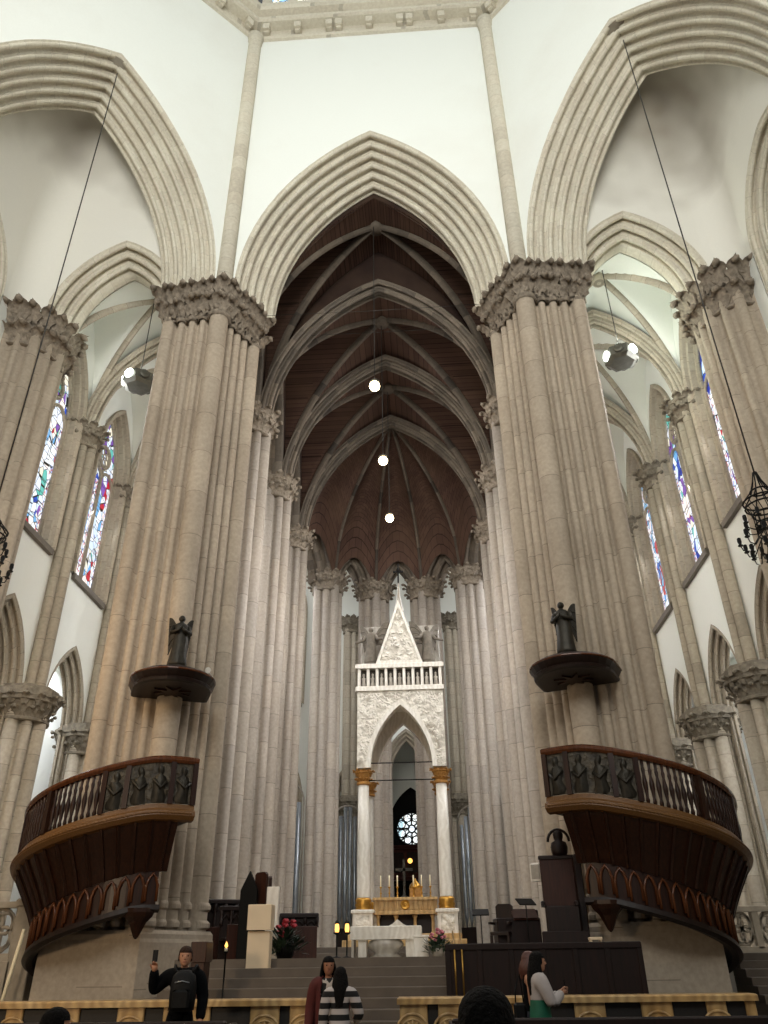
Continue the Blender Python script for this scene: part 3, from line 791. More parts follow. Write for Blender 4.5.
for s,nm in ((-1,'left'),(1,'right')):
    for k,yc in enumerate(BY):
        f=(lambda s,yc:(lambda x_,e,z:(s*(WX+e),yc+x_,z)))(s,yc)
        m=MB(); dy=WY[k]
        # windows sit a little towards the apse from mid bay
        f2=(lambda s,yc:(lambda x_,e,z:(s*(WX+e),yc+x_,z)))(s,yc+dy)
        W,zs,rise=1.5,20.6,3.1
        h,cs,cr=1.75,9.4,3.0
        x0,x1=(-2.5-dy if k else -1.95),2.5-dy
        wall_with_openings(m,f2,x0,x1,27,(W,zs,rise),(h,cs,cr))
        struct(m.build('wall_aisle_'+nm,'plaster'))
        window(s,yc+dy,k,sd,pal=pale if s==1 and k==2 else None); sd+=1
        m=MB(); arch_mould(m,h,cr,cvp,cvi,f2,10,cs)
        for q in (-1,1):
            for i,((d,e),(d2,e2)) in enumerate(zip(cvp,cvp[1:])):
                m.quad(f2(q*(h-d),e,0),f2(q*(h-d2),e2,0),f2(q*(h-d2),e2,cs),f2(q*(h-d),e,cs),[(i+.5,0),(i+.5,0),(i+.5,cs),(i+.5,cs)])
        trim(m,'stone_dark')
    # chapel back wall and ends
    m=MB(); m.quad((s*(WX+3.6),20,0),(s*(WX+3.6),37,0),(s*(WX+3.6),37,14),(s*(WX+3.6),20,14)); m.quad((s*WX,20,13.6),(s*(WX+3.6),20,13.6),(s*(WX+3.6),37,13.6),(s*WX,37,13.6)); m.quad((s*WX,20.1,0),(s*(WX+3.6),20.1,0),(s*(WX+3.6),20.1,14),(s*WX,20.1,14))
    struct(m.build('wall_chapel_'+nm,'plaster'))
    # aisle vault
    m=MB(); xc=9.2; a=3.05
    ab=[(21.4,25),(25,30),(30,35)]
    for y0,y1 in ab: vault(m,s*xc,a+.1,y0,y1,20.6,26.0,12,10)
    av=struct(m.build('ceiling_aisle_'+nm,'plaster'))
    for y0,y1 in ab:
        m=MB(); diag_ribs(m,s*xc,a,y0,y1,20.6,26.0,sc=.85); m.build('vault_rib','rib',av)
        m=MB(); m.lathe([(.02,-.42),(.26,-.38),(.3,-.2),(.26,0),(.1,.1)],(s*xc,(y0+y1)/2,26.0),12); m.build('keystone','rib',av)
    for y in (25,30,35):
        m=MB()
        for sg in (-1,1):
            fr=(lambda y,sg:(lambda x,e,z:(s*xc+x,y-sg*(.42-e),z)))(y,sg)
            arch_mould(m,3.1,4.9,tp[:-1],ti[:-1],fr,12,20.6)
        trim(m,'rib')
# wall columns: chapel pier below, vaulting shaft above
wc=None
for s,nm in ((-1,'left'),(1,'right')):
    for k,y in enumerate((25.1,30.1,35.1)):
        lab='grey vaulting column on the %s aisle wall, %s from the crossing'%(nm,names[k])
        if wc is None:
            t=thing('wall_column',lab,'column',(s*WX,y,0),0,'vaulting columns on the aisle walls')
            P,I=shaft_plan(.36,6,.2,0,6,.15); m=MB(); shaft_mesh(m,P,I,9.7,20.0); m.build('upper_shaft','stone_dark',t)
            m=MB(); leaf_capital(m,.5,19.7,20.65,.22,12,size=.14,seed=5); m.build('capital','carved_dark',t,'carved leafy capital of the upper shaft')
            P,I=shaft_plan(.62,8,.24,0,6,.16); m=MB(); shaft_mesh(m,P,I,.9,9.0); m.build('lower_shaft','stone_dark',t)
            m=MB(); leaf_capital(m,.82,8.55,9.35,.26,14,size=.15,rows=2,seed=8)
            m.prism([(1.15*math.cos(a_*PI/4+PI/8),1.15*math.sin(a_*PI/4+PI/8)) for a_ in range(8)],9.35,9.6); m.prism([(1.0*math.cos(a_*PI/4+PI/8),1.0*math.sin(a_*PI/4+PI/8)) for a_ in range(8)],9.6,9.72); m.build('lower_capital','carved_dark',t)
            m=MB(); m.lathe([(1.15,0),(1.15,.6),(1.05,.7),(1.05,.85),(.9,.95)],n=8,a0=PI/8,a1=2*PI+PI/8,smooth=False); m.build('plinth','stone_dark',t); wc=t
        else: dup(wc,(s*WX,y,0),0,lab)

# ambulatory behind the apse -----------------------------------------------------------------------------------
amb=[(-12.2,35),(-9.6,41.5),(-4.6,46.2),(-1.7,47.2),(1.7,47.2),(4.6,46.2),(9.6,41.5),(12.2,35)]
for k,(p,q) in enumerate(zip(amb,amb[1:])):
    A=Vector(p);B=Vector(q); mid=(A+B)/2; L=(B-A).length; d=(B-A)/L; nr=Vector((-d.y,d.x))
    if nr.dot(mid-Vector((0,36)))<0: nr=-nr
    f=(lambda mid,d,nr:(lambda x_,e,z:(mid.x+d.x*x_+nr.x*e,mid.y+d.y*x_+nr.y*e,z)))(mid,d,nr)
    m=MB(); big=k in(0,1,5,6)
    if big:
        wall_with_openings(m,f,-L/2,L/2,27,(1.3,20.6,2.8),(1.75,9.4,3.0))
        struct(m.build('wall_ambulatory','plaster'))
        window(0,0,k,20+k,fr=f,W=1.3,rise=2.8,pal=['#eef3fb','#c22a3a','#e3e9f5','#c22a3a','#8fb6e0','#2f8f6a','#eef3fb','#d8484f'])
        hw_=1.75; cs_=9.4; cr_=3.0
    elif k==3:
        hw_,cs_,cr_=1.45,11.2,2.6
        wall_over_arch(m,hw_,cr_,-L/2,L/2,cs_,27,f); 
        for a_,b_ in ((hw_,L/2),(-L/2,-hw_)): m.quad(f(a_,0,0),f(b_,0,0),f(b_,0,cs_),f(a_,0,cs_))
        struct(m.build('wall_ambulatory','plaster'))
    else:
        hw_,cs_,cr_=1.3,9.4,2.6
        wall_over_arch(m,hw_,cr_,-L/2,L/2,cs_,27,f)
        for a_,b_ in ((hw_,L/2),(-L/2,-hw_)): m.quad(f(a_,0,0),f(b_,0,0),f(b_,0,cs_),f(a_,0,cs_))
        struct(m.build('wall_ambulatory','plaster'))
    m=MB(); arch_mould(m,hw_,cr_,cvp[:-1],cvi[:-1],f,10,cs_)
    for q_ in (-1,1):
        for i,((d_,e),(d2,e2)) in enumerate(zip(cvp,cvp[1:-1])):
            m.quad(f(q_*(hw_-d_),e,0),f(q_*(hw_-d2),e2,0),f(q_*(hw_-d2),e2,cs_),f(q_*(hw_-d_),e,cs_),[(i+.5,0),(i+.5,0),(i+.5,cs_),(i+.5,cs_)])
    trim(m,'stone_dark')
m=MB()
inn=[(-5.6,35.4),(-4.7,40.9),(-1.7,42.7),(0,42.8),(0,42.8),(1.7,42.7),(4.7,40.9),(5.6,35.4)]
for k in range(7): m.quad((*amb[k],26.2),(*amb[k+1],26.2),(*inn[k+1],26.2),(*inn[k],26.2))
struct(m.build('ceiling_ambulatory','plaster'))
out=[(-16.5,35),(-13,44.5),(-6.5,50.5),(-2.2,51),(-2.2,54.5),(2.2,54.5),(2.2,51),(6.5,50.5),(13,44.5),(16.5,35)]
for k,(p,q) in enumerate(zip(out,out[1:])):
    m=MB(); m.quad((*p,0),(*q,0),(*q,17),(*p,17)); struct(m.build('wall_chapel_rear','plaster'))
for p,q,a_,b_ in zip(out[:4]+out[5:],out[1:4]+[out[4]]+out[6:]+[out[9]],[0]*9,[0]*9): pass
am2=[amb[0],amb[1],amb[2],amb[3],amb[3],amb[4],amb[4],amb[5],amb[6],amb[7]]
for k in range(9):
    m=MB(); m.poly([(*out[k],16.6),(*out[k+1],16.6),(*am2[k+1],16.6)]+([(*am2[k],16.6)] if am2[k]!=am2[k+1] else [])); struct(m.build('ceiling_chapel','plaster'))
# columns of the ambulatory wall
for (x,y),l in zip([(-3.3,46.5),(3.1,46.6)],['far wall column half hidden left of the canopy legs','far wall column with a ringed capital right of the canopy legs']):
    dup(wc,(x,y,0),0,l)
# ================================================================== PULPITS
M['oak']=wood('dark_carved_oak','#160b06','#351c10',.36,2.5)
M['oak_dark']=wood('black_oak','#100805','#22120b',.45,2.5)
M['oak_gold']=wood('gilt_oak_moulding','#4e3319','#75522c',.4,6)
M['rail_polish']=wood('polished_handrail','#3d2113','#63391f',.22,2)
M['bronze']=plain('dark_bronze','#2e2a22',.5,.55,.35,9,bump=.3)
M['bronze_panel']=relief('bronze_figure_panel','#4a4234',7,1,.05,'#15110c')
M['brass']=plain('aged_brass','#a98543',.35,.9,.15,8)
def prism_tube(m,pts,prof):
    m.sweep(pts,prof,smooth=False)
PA=[-42,0,96,215]
def z_m(ph):
    if ph<=-24: return 4.5
    if ph<-12: return 4.5-((ph+24)**2/24)*1.02/90
    return 4.5-(ph+18)*1.02/90
def make_pulpit(name,label,cx,cy,s,P0):
    """s=+1: stair winds to the left; -1 mirrored"""
    t=thing(name,label,'pulpit',(cx,cy,0),0,'carved wooden pulpits on the crossing piers')
    def pt(R,ph,z): a=math.radians(ph); return (-s*R*math.sin(a),-R*math.cos(a),z)
    def steps(a,b,d=4): n=max(1,round((b-a)/d)); return [a+(b-a)*i/n for i in range(n+1)]
    RO=3.0; A0=-37; A1=150; fl=(s<0)
    def surf(m,prof,a,b,us=None,d=4,zf=z_m,caps=True):
        rows=[[pt(r,ph,zf(ph)+z) for r,z in prof] for ph in steps(a,b,d)]
        m.grid(rows,True,smooth=False,cap0=caps,cap1=caps,flip=fl)
    # bowl: the coved underside running into the panelled skirt
    m=MB(); zs=lambda ph: z_m(ph)
    cove=[(2.98,-.02),(2.92,-.16),(2.80,-.36),(2.66,-.60),(2.54,-.82),(2.46,-1.0),(2.42,-1.08),(2.3,-1.08),(2.3,-.02)]
    surf(m,cove,A0+6,A1); 
    for ph in steps(A0+10,A1-6,7):                           # slim ribs on the cove
        m.sweep([pt(r+.02,ph,zs(ph)+z) for r,z in cove[:7]],[(-.03,-.03),(.03,-.03),(.03,.03),(-.03,.03)],upv=(math.sin(ph),math.cos(ph),.1),us=None)
    m.build('bowl','oak',t)
    if True:                                                 # platform floor
        m=MB(); rows=[[pt(r,ph,z_m(ph)+.12) for r in (1.2,3.0)] for ph in steps(A0,A1)]
        rows2=[[pt(r,ph,z_m(ph)-.05) for r in (1.2,3.0)] for ph in steps(A0,A1)]
        m.grid(rows,flip=not fl); m.grid(rows2,flip=fl); m.build('platform','oak_dark',t)
    m=MB(); surf(m,[(2.40,-1.06),(2.40,-1.78),(2.28,-1.78),(2.28,-1.06)],A0+10,A1)
    sk=m.build('skirt','oak',t)
    m=MB()
    for ph in steps(A0+13,A1-6,7):                           # pointed blind arches, one frame each
        w=2.9
        pts=[pt(2.43,ph-w,z_m(ph)-1.70),pt(2.43,ph-w,z_m(ph)-1.36),pt(2.43,ph-w*.6,z_m(ph)-1.22),pt(2.43,ph,z_m(ph)-1.13),pt(2.43,ph+w*.6,z_m(ph)-1.22),pt(2.43,ph+w,z_m(ph)-1.36),pt(2.43,ph+w,z_m(ph)-1.70)]
        m.tube(pts,.035,5)
    m.build('blind_arcade','rail_polish',sk)
    m=MB(); surf(m,[(2.48,-1.76),(2.5,-1.86),(2.4,-1.92),(2.26,-1.9),(2.26,-1.76)],A0+8,A1); m.build('skirt_moulding','oak_dark',sk)
    # bulging sill under the parapet
    m=MB(); surf(m,[(2.9,.30),(3.02,.28),(3.05,.18),(3.12,.13),(3.14,.03),(3.06,-.06),(2.94,-.09),(2.86,0)],A0,A1); so=m.build('sill_moulding','oak_gold',t,'gilded bead moulding')
    m=MB()
    bp=steps(A0+1,A1-2,.8); m.tube([pt(3.125,ph,z_m(ph)+.08) for ph in bp],[.04 if q%2 else .022 for q in range(len(bp))],5)
    m.build('bead','oak_gold',so)
    H=1.3
    m=MB(); surf(m,[(2.92,H-.1),(3.04,H-.1),(3.08,H-.04),(3.08,H+.02),(3.02,H+.06),(2.94,H+.06),(2.88,H+.02),(2.88,H-.04)],A0,A1); m.build('handrail','rail_polish',t,'polished handrail')
    # parapet: three bronze panels, then baluster bays
    pan=[(-35,-27),(-25,-8),(-6,2)]
    for a,b in pan:
        m=MB(); rows=[]
        prof=[(2.96,.30),(3.0,.30),(3.0,H-.1),(2.96,H-.1)]
        surf(m,prof,a,b,d=2); 
        po=m.build('relief_panel','bronze_panel',t,'dark bronze panel of carved figures')
        random.seed(int(a)+90); n=max(1,round((b-a)/8))
        for q in range(n):                                    # figures standing out of the panel
            m=MB(); ph=a+(b-a)*(q+.5)/n; zz=z_m(ph)
            rows=[]
            for dz,w_,d_ in ((.31,.15,.05),(.4,.17,.07),(.6,.13,.09),(.78,.16,.1),(.88,.13,.08),(.93,.05,.05),(.98,.075,.08),(1.06,.08,.085),(1.13,.04,.05)):
                w2=math.degrees(w_/3)*1.0; ph2=ph+random.uniform(-.5,.5)
                rows.append([pt(3.0+d_*math.sin(PI*k/8)*(1+.25*math.sin(k*2.3+dz*9)),ph2-w2+2*w2*k/8,zz+dz) for k in range(9)])
            m.grid(rows,flip=fl); 
            m.tube([pt(3.04,ph-3.0,zz+.76),pt(3.12,ph-.5,zz+.62),pt(3.08,ph+3,zz+.82)],.04,6)
            m.build('figure','bronze',po)
    def post(ph,w=1.3):
        m=MB(); rows=[[pt(r,p,z_m(ph)+z) for r,z in ((2.9,.28),(3.06,.28),(3.06,H-.08),(2.9,H-.08))] for p in (ph-w,ph+w)]
        m.grid(rows,True,smooth=False,cap0=True,cap1=True,flip=fl); m.build('post','oak',t)
    for ph in (-36,-26,-7,3,32,60,88,116,146): post(ph,1.1)
    for a,b in ((4.5,30.5),(33.5,58.5),(61.5,86.5),(89.5,114.5)):
        n=9
        for q in range(n):
            ph=a+(b-a)*(q+.5)/n; z0=z_m(ph); m=MB(); x,y,_=pt(2.98,ph,0)
            m.lathe([(.035,.28),(.05,.34),(.03,.42),(.055,.62),(.06,.72),(.03,.9),(.045,1.0),(.03,1.06),(.045,H-.1)],(x,y,z0),7); m.build('baluster','oak',t)
    # pendant boss below the front of the skirt
    m=MB(); x,y,_=pt(2.25,-19,0); z0=z_m(-19)
    m.lathe([(.02,-2.42),(.06,-2.38),(.1,-2.3),(.2,-2.1),(.32,-1.98),(.36,-1.9),(.36,-1.82)],(x,y,z0),8,smooth=False); m.build('pendant','oak',t)
    return t
make_pulpit('pulpit','dark carved wooden pulpit with a curving stair wrapped round the left crossing pier',-5.9,21.1,1,None)
make_pulpit('pulpit','dark carved wooden pulpit with a curving stair wrapped round the right crossing pier',5.9,21.1,-1,None)
# sounding boards and the bronze figures standing on them
def make_canopy(label,a):
    p=rotO((VL.x,VL.y,0),a); t=thing('pulpit_canopy',label,'canopy',(p.x,p.y,7.75),a,'sounding boards over the pulpits')
    # local frame: forward = -bis
    f=-bis; w=Vector((-f.y,f.x))
    def plan(o): 
        pts=[(-1.02-o,-.15)]; 
        for q in range(15): an=PI-PI*q/14; pts.append(((1.02+o)*math.cos(an),.55+(1.02+o)*1.1*math.sin(an)))
        pts.append((1.02+o,-.15)); return [tuple(w*x+f*y) for x,y in pts]
    m=MB(); rows=[[(x,y,z) for x,y in plan(o)] for o,z in ((-.1,0),(-.02,.02),(0,.08),(-.03,.12),(.0,.16),(.06,.26),(.06,.32),(-.05,.40))]
    m.grid(rows,True,smooth=False,cap0=True,cap1=True); m.build('board','oak_dark',t)
    m=MB(); c=f*.65; pts=[]
    for q in range(16):
        r=.5 if q%2==0 else .2; pts.append((c.x+r*math.cos(q*PI/8),c.y+r*math.sin(q*PI/8)))
    m.prism(pts,-.04,.01); m.build('star_boss','oak',t,'carved star rosette on the underside')
    m=MB(); rows=[[(x,y,z) for x,y in plan(o)] for o,z in ((.05,.26),(.09,.28),(.09,.31),(.05,.33))]; m.grid(rows,True,smooth=False); m.build('rim','rail_polish',t)
    return t,p
cl_,pl_=make_canopy('half round dark wooden sounding board on the left pier, a bronze angel on top',0)
cr_,pr_=make_canopy('half round dark wooden sounding board on the right pier, a bronze angel on top',-PI/4)
def robed(m,h,wing=0,arm=1,rs=1):
    """standing robed figure h tall, facing -Y: returns meshes into m"""
    rows=[]; nseg=18
    for z,r,ry,dx in ((0,.17,.15,0),(.06,.175,.155,0),(.2,.15,.14,.0),(.38,.135,.12,.01),(.5,.14,.115,.015),(.6,.12,.095,.01),(.7,.135,.09,0),(.79,.14,.085,0),(.835,.10,.07,0),(.86,.045,.045,0),(.885,.04,.042,-.0)):
        rows.append([((dx+(r*(1+.10*math.sin(7*q*2*PI/nseg+z*4)*(1-z)))*math.cos(q*2*PI/nseg))*h,ry*(1+.12*math.sin(7*q*2*PI/nseg+z*4)*(1-z))*math.sin(q*2*PI/nseg)*h,z*h) for q in range(nseg)])
    m.grid(rows,True,cap0=True,cap1=True)
    m.ball((0,-.01*h,.94*h),.062*h,10,8,(.85,1,1.12)); m.ball((0,.015*h,.95*h),.065*h,8,6,(1,.9,1.05)); m.ball((0,-.07*h,.935*h),.014*h,5,4)
    for sx in (-1,1):
        if arm==1: pth=[(sx*.13*h,0,.78*h),(sx*.17*h,-.05*h,.64*h),(sx*.06*h,-.15*h,.66*h),(0,-.16*h,.72*h)]
        elif arm==2: pth=[(sx*.13*h,0,.78*h),(sx*.2*h,-.03*h,.66*h),(sx*.3*h,-.1*h,.62*h),(sx*.37*h,-.13*h,.6*h)]
        m.tube(pth,[.05*h,.045*h,.035*h,.022*h],7)
        m.ball(pth[-1],.028*h,6,5)
def wings(m,h,span=.5,lift=.3):
    for sx in (-1,1):
        P=[];
        for k in range(7):
            u=k/6; P.append([(sx*(.06+u*span*(1-.35*v))*h,(.1+.10*u+.02*v)*h,(.80+lift*math.sin(u*PI*.55)-v*(.28+.45*u))*h) for v in (0,.25,.5,.75,1)])
        Q=[[(x,y+.035*h,z) for x,y,z in r] for r in P]
        m.grid(P); m.grid(Q,flip=True)
        for (r,q) in ((P[0],Q[0]),(P[-1],Q[-1])): m.grid([r,q],smooth=False)
        m.grid([[r[0] for r in P],[r[0] for r in Q]],smooth=False); m.grid([[r[-1] for r in P],[r[-1] for r in Q]],smooth=False)
        for v in range(1,5):
            m.tube([tuple(P[k][v]) for k in range(7)],.014*h,4)
def make_angel(name,label,loc,rz,h,mat,arm,span,lift,group):
    t=thing(name,label,'statue',loc,rz,group)
    m=MB(); robed(m,h,arm=arm); m.build('robed_figure',mat,t)
    m=MB(); wings(m,h,span,lift); m.build('wings',mat,t)
    m=MB(); m.lathe([(.2*h,-.07*h),(.21*h,-.02*h),(.18*h,0.0),(.0,.01)],n=8,smooth=False); m.build('base',mat,t)
    return t
f0=Vector((-bis.x,-bis.y,0))
for p,a,l,side in ((pl_,0,'dark bronze angel standing on the left sounding board',0),(pr_,-PI/4,'dark bronze angel standing on the right sounding board',1)):
    d=Matrix.Rotation(a,3,'Z')@f0; q=p+d*1.05
    make_angel('angel_statue',l,(q.x,q.y,8.28),math.atan2(d.x,-d.y),1.42,'bronze',1,.17,.22,'bronze angels over the pulpits')
# ================================================================== CANOPY ALTAR
M['white_marble']=marble('white_marble','#e6e1d8','#d6cfc3','#c4bbad',3,.35)
M['white_relief']=relief('white_carved_marble','#e4ded2',5.5,1,.06,'#a39a8b')
M['gold_marble']=marble('yellow_marble','#b18a52','#cdae7c','#7e5e38',3,.3)
M['gold']=plain('gilt_bronze','#b98a3e',.35,.85,.2,7)
M['gold_stone']=plain('gilded_capital','#a9793a',.5,.3,.25,12,bump=.4)
M['grey_marble']=marble('grey_marble','#b5aea2','#9d958a','#857d72',2.5,.4)
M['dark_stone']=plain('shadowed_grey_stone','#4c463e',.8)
M['angel_stone']=plain('dark_grey_statue_stone','#6a6257',.8,var=.3,scale=6,bump=.3)
M['cream']=plain('cream_stone','#d8c2a2',.55,var=.05,scale=2)
M['black_iron']=plain('black_iron','#080706',.6,.2,.2,spec=.25)
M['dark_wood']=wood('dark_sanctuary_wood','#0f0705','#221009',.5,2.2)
M['brown_wood']=wood('brown_sanctuary_wood','#24110b','#3f2014',.45,2.2)
M['candle']=plain('ivory_candle_wax','#efe2c0',.5,var=.03)
M['flame']=plain('candle_flame','#ffcf7a',.5,emit='#ffb95a',es=2.6)
M['leafgreen']=plain('dark_green_leaves','#1e2f1c',.55,var=.4,scale=30)
M['redflower']=plain('red_petals','#9c1f2b',.5,var=.3,scale=30)
M['pinkflower']=plain('pink_petals','#b0606d',.5,var=.3,scale=30)
BX=.33; BY0,BY1=30.6,33.8
BZ=8.05
t=thing('altar_canopy','tall white marble canopy on four columns over the high altar, steep carved gable on top','altar canopy',(BX,32.2,2.0))
def loc(m): return m
def bb(name,mat,x0,x1,y0,y1,z0,z1,c=.02,parent=None,label=None):
    m=MB(); m.bbox(x0,x1,y0-32.2,y1-32.2,z0-2,z1-2,c); return m.build(name,mat,parent or CUR[0],label)
cxs=1.5
for sx in (-1,1):
    for yy,fb in ((31.0,0),(33.4,1)):
        m=MB(); m.lathe([(.235,3.55),(.235,3.6),(.225,5.5),(.205,7.48)],(sx*cxs,yy-32.2,-2),16); cob=m.build('column','white_marble',t)
        m=MB(); m.lathe([(.30,3.16),(.31,3.2),(.27,3.26),(.31,3.32),(.27,3.4),(.3,3.48),(.25,3.56)],(sx*cxs,yy-32.2,-2),16); m.build('column_base','gold',cob,'gilded ringed base')
        m=MB(); leaf_capital(m,.21,7.46,8.0,.14,10,(sx*cxs,yy-32.2),.07,2,3)
        m.v=[(x,y,z-2) for x,y,z in m.v]; m.build('column_capital','gold_stone',cob,'gilded leaf capital')
        bb('pedestal','white_marble',sx*cxs-.36,sx*cxs+.36,yy-.36,yy+.36,2.38,3.08,.03)
        p=bb('pedestal_cap','white_marble',sx*cxs-.42,sx*cxs+.42,yy-.42,yy+.42,3.06,3.17,.03)
        if fb==0:
            m=MB(); m.bbox(sx*cxs-.24,sx*cxs+.24,yy-.375-32.2,yy-.34-32.2,.5,.98,.01); m.build('carved_panel','white_relief',t,'carved shield panel on the pedestal')
# upper block with a pointed opening on each side
def slab(frm,hw,rise,half,z0,zt,th):
    m=MB(); wall_over_arch(m,hw,rise,-half,half,z0,zt,lambda x,e,z:frm(x,e,z),0,0,10)
    wall_over_arch(m,hw,rise,-half,half,z0,zt,lambda x,e,z:frm(x,e,z),0,th,10)
    pts=[(hw,0)]+arch_pts(hw,rise,0,10)+[(-hw,0)]
    m.grid([[frm(x,0,z0+z) for x,z in pts],[frm(x,th,z0+z) for x,z in pts]],smooth=False)
    for sx in (-1,1):
        m.quad(frm(sx*half,0,z0),frm(sx*half,th,z0),frm(sx*half,th,zt),frm(sx*half,0,zt)); m.quad(frm(sx*hw,0,z0),frm(sx*half,0,z0),frm(sx*half,th,z0),frm(sx*hw,th,z0))
    m.quad(frm(-half,0,zt),frm(half,0,zt),frm(half,th,zt),frm(-half,th,zt))
    return m
H=1.73
fF=lambda x,e,z:(x,BY0+.02+e-32.2,z-2); fB=lambda x,e,z:(-x,BY1-.02-e-32.2,z-2)
fL=lambda x,e,z:(-H+e,32.2-32.2-x,z-2); fR=lambda x,e,z:(H-e,x,z-2)
slab(fF,1.2,2.42,H,BZ,11.1,.42).build('front_face','white_relief',t)
slab(fB,1.2,2.42,H,BZ,11.1,.42).build('rear_face','white_marble',t)
slab(fL,1.15,2.42,1.16,BZ,11.1,.4).build('side_face','white_relief',t); slab(fR,1.15,2.42,1.16,BZ,11.1,.4).build('side_face','white_relief',t)
m=MB(); m.box(-H+.02,H-.02,-1.56,1.56,8.95,9.08); m.build('inner_ceiling','white_marble',t)
# smooth band round the front opening
m=MB()
for d0,d1,e in ((-.17,.0,-.05),):
    a=arch_pts(1.2,2.42,d0,12); b=arch_pts(1.2,2.42,d1,12)
    a=[(a[0][0],0)]+a+[(a[-1][0],0)]; b=[(b[0][0],0)]+b+[(b[-1][0],0)]
    m.grid([[fF(x,0,BZ+z) for x,z in a],[fF(x,e,BZ+z) for x,z in a],[fF(x,e,BZ+z) for x,z in b],[fF(x,.1,BZ+z) for x,z in b]],smooth=False)
m.build('arch_band','white_marble',t)
# low-relief figures climbing the spandrels
random.seed(12)
m=MB()
def relief_blob(m,x,z,s,fr_):
    ang=random.uniform(0,PI); n=10; rows=[]
    for j,(rr,h) in enumerate(((1,0),(.8,.03),(.45,.055),(.01,.06))):
        rows.append([fr_(x+s*rr*(math.cos(q*2*PI/n)*math.cos(ang)*1.0-math.sin(q*2*PI/n)*math.sin(ang)*.5)*(1+.2*math.sin(3*q)),-h*s*6-.002,z+s*rr*(math.cos(q*2*PI/n)*math.sin(ang)+math.sin(q*2*PI/n)*math.cos(ang)*.5)) for q in range(n)])
    m.grid(rows,True)
ap_=lambda x: (lambda R:math.sqrt(max(0,(R)**2-(abs(x)-(1.37-R))**2)) if abs(x)<1.37 else 0)((1.37**2+2.6**2)/(2*1.37))
k=0
while k<190:
    x=random.uniform(-1.62,1.62); z=random.uniform(8.3,11.0)
    if z-BZ<ap_(x)+.12: continue
    relief_blob(m,x,z,random.uniform(.05,.105),fF); k+=1
cv=m.build('spandrel_carving','white_marble',t,'low relief of vines and small figures'); cv['kind']='stuff'
# gallery of small niches
bb('gallery_sill','white_marble',-1.8,1.8,BY0-.06,BY1+.06,11.06,11.26,.03)
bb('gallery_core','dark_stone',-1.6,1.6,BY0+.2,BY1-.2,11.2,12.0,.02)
bb('gallery_cornice','white_marble',-1.82,1.82,BY0-.08,BY1+.08,12.0,12.2,.03)
for k in range(10):
    x=-1.66+k*(3.32/9); bb('gallery_pillar','white_marble',x-.06,x+.06,BY0-.02,BY0+.16,11.25,12.02,.015)
for k in range(9):
    x=-1.66+(k+.5)*(3.32/9); m=MB(); m.lathe([(.09,11.26),(.1,11.3),(.07,11.5),(.085,11.62),(.03,11.67),(.05,11.73),(.045,11.8),(.0,11.83)],(x,BY0+.1-32.2,-2),8); m.build('niche_figure','grey_marble',t)
bb('attic','grey_marble',-1.72,1.72,31.9,BY1-.1,12.18,14.35,.04)
# steep gable: outer spire and the carved front triangle
m=MB(); b0=[(-1.0,BY0+.05),(1.0,BY0+.05),(1.0,BY1-.2),(-1.0,BY1-.2)]
m.poly([(-1.0,BY0+.1-32.2,10.2),(1.0,BY0+.1-32.2,10.2),(0,BY0+.35-32.2,13.2)]); m.poly([(-1.0,1.3,10.2),(1.0,1.3,10.2),(0,1.0,13.2)][::-1])
m.quad((1.0,BY0+.1-32.2,10.2),(1.0,1.3,10.2),(0,1.0,13.2),(0,BY0+.35-32.2,13.2)); m.quad((-1.0,1.3,10.2),(-1.0,BY0+.1-32.2,10.2),(0,BY0+.35-32.2,13.2),(0,1.0,13.2))
m.build('gable_roof','grey_marble',t)
m=MB(); rows=[]
for e,sc in ((0,1.0),(-.1,1.0),(-.1,.84),(-.03,.84)):
    cz=11.0; rows.append([(-.97*sc,BY0+.1+e-32.2,cz+(10.2-cz)*sc),(.97*sc,BY0+.1+e-32.2,cz+(10.2-cz)*sc),(0,BY0+.1+e-32.2,cz+(13.05-cz)*sc)])
m.grid(rows,True,smooth=False); m.build('gable_frame','white_marble',t)
m=MB(); m.poly([(-.84,BY0+.07-32.2,10.3),(.84,BY0+.07-32.2,10.3),(0,BY0+.07-32.2,12.75)]); gp=m.build('gable_panel','white_relief',t,'carved triangular panel')
m=MB(); fG=lambda x,e,z:(x,BY0+.06+e-32.2,z-2); k=0; random.seed(5)
while k<60:
    z=random.uniform(12.4,14.3); x=random.uniform(-.75,.75)
    if abs(x)>.72*(14.7-z)/2.3: continue
    relief_blob(m,x,z,random.uniform(.05,.1),fG); k+=1
gc=m.build('gable_carving','white_marble',gp); gc['kind']='stuff'
m=MB(); m.lathe([(.22,12.9),(.1,13.5),(.05,14.0),(.02,14.4)],(0,-.6,0),8,smooth=False); m.build('spire','grey_marble',t)
m=MB(); m.box(-.035,.035,-.63,-.57,14.3,15.25); m.box(-.24,.24,-.63,-.57,14.82,14.9); m.build('cross','black_iron',t,'dark metal cross on the apex')
for z_,y_ in ((8.25,BY0+.2),(7.62,BY0+.3)):
    m=MB(); m.tube([(-1.5,y_-32.2,z_-2),(1.5,y_-32.2,z_-2)],.022,5); m.build('tie_rod','black_iron',t)
for sx,l in ((-1,'grey stone angel with raised wings at the left end of the canopy gallery'),(1,'grey stone angel with raised wings at the right end of the canopy gallery')):
    make_angel('gallery_angel',l,(BX+sx*1.2,31.0,12.32),sx*.35,1.62,'angel_stone',2,.36,.38,'angels on the altar canopy')
# platform of yellow marble under it
m=MB(); m.bbox(-2.1+BX,2.1+BX,29.5,34.6,2.0,2.2,.02); m.bbox(-1.95+BX,1.95+BX,29.8,34.4,2.2,2.38,.02)
tag(m.build('altar_plinth','gold_marble'),'yellow marble plinth under the white altar canopy','plinth')
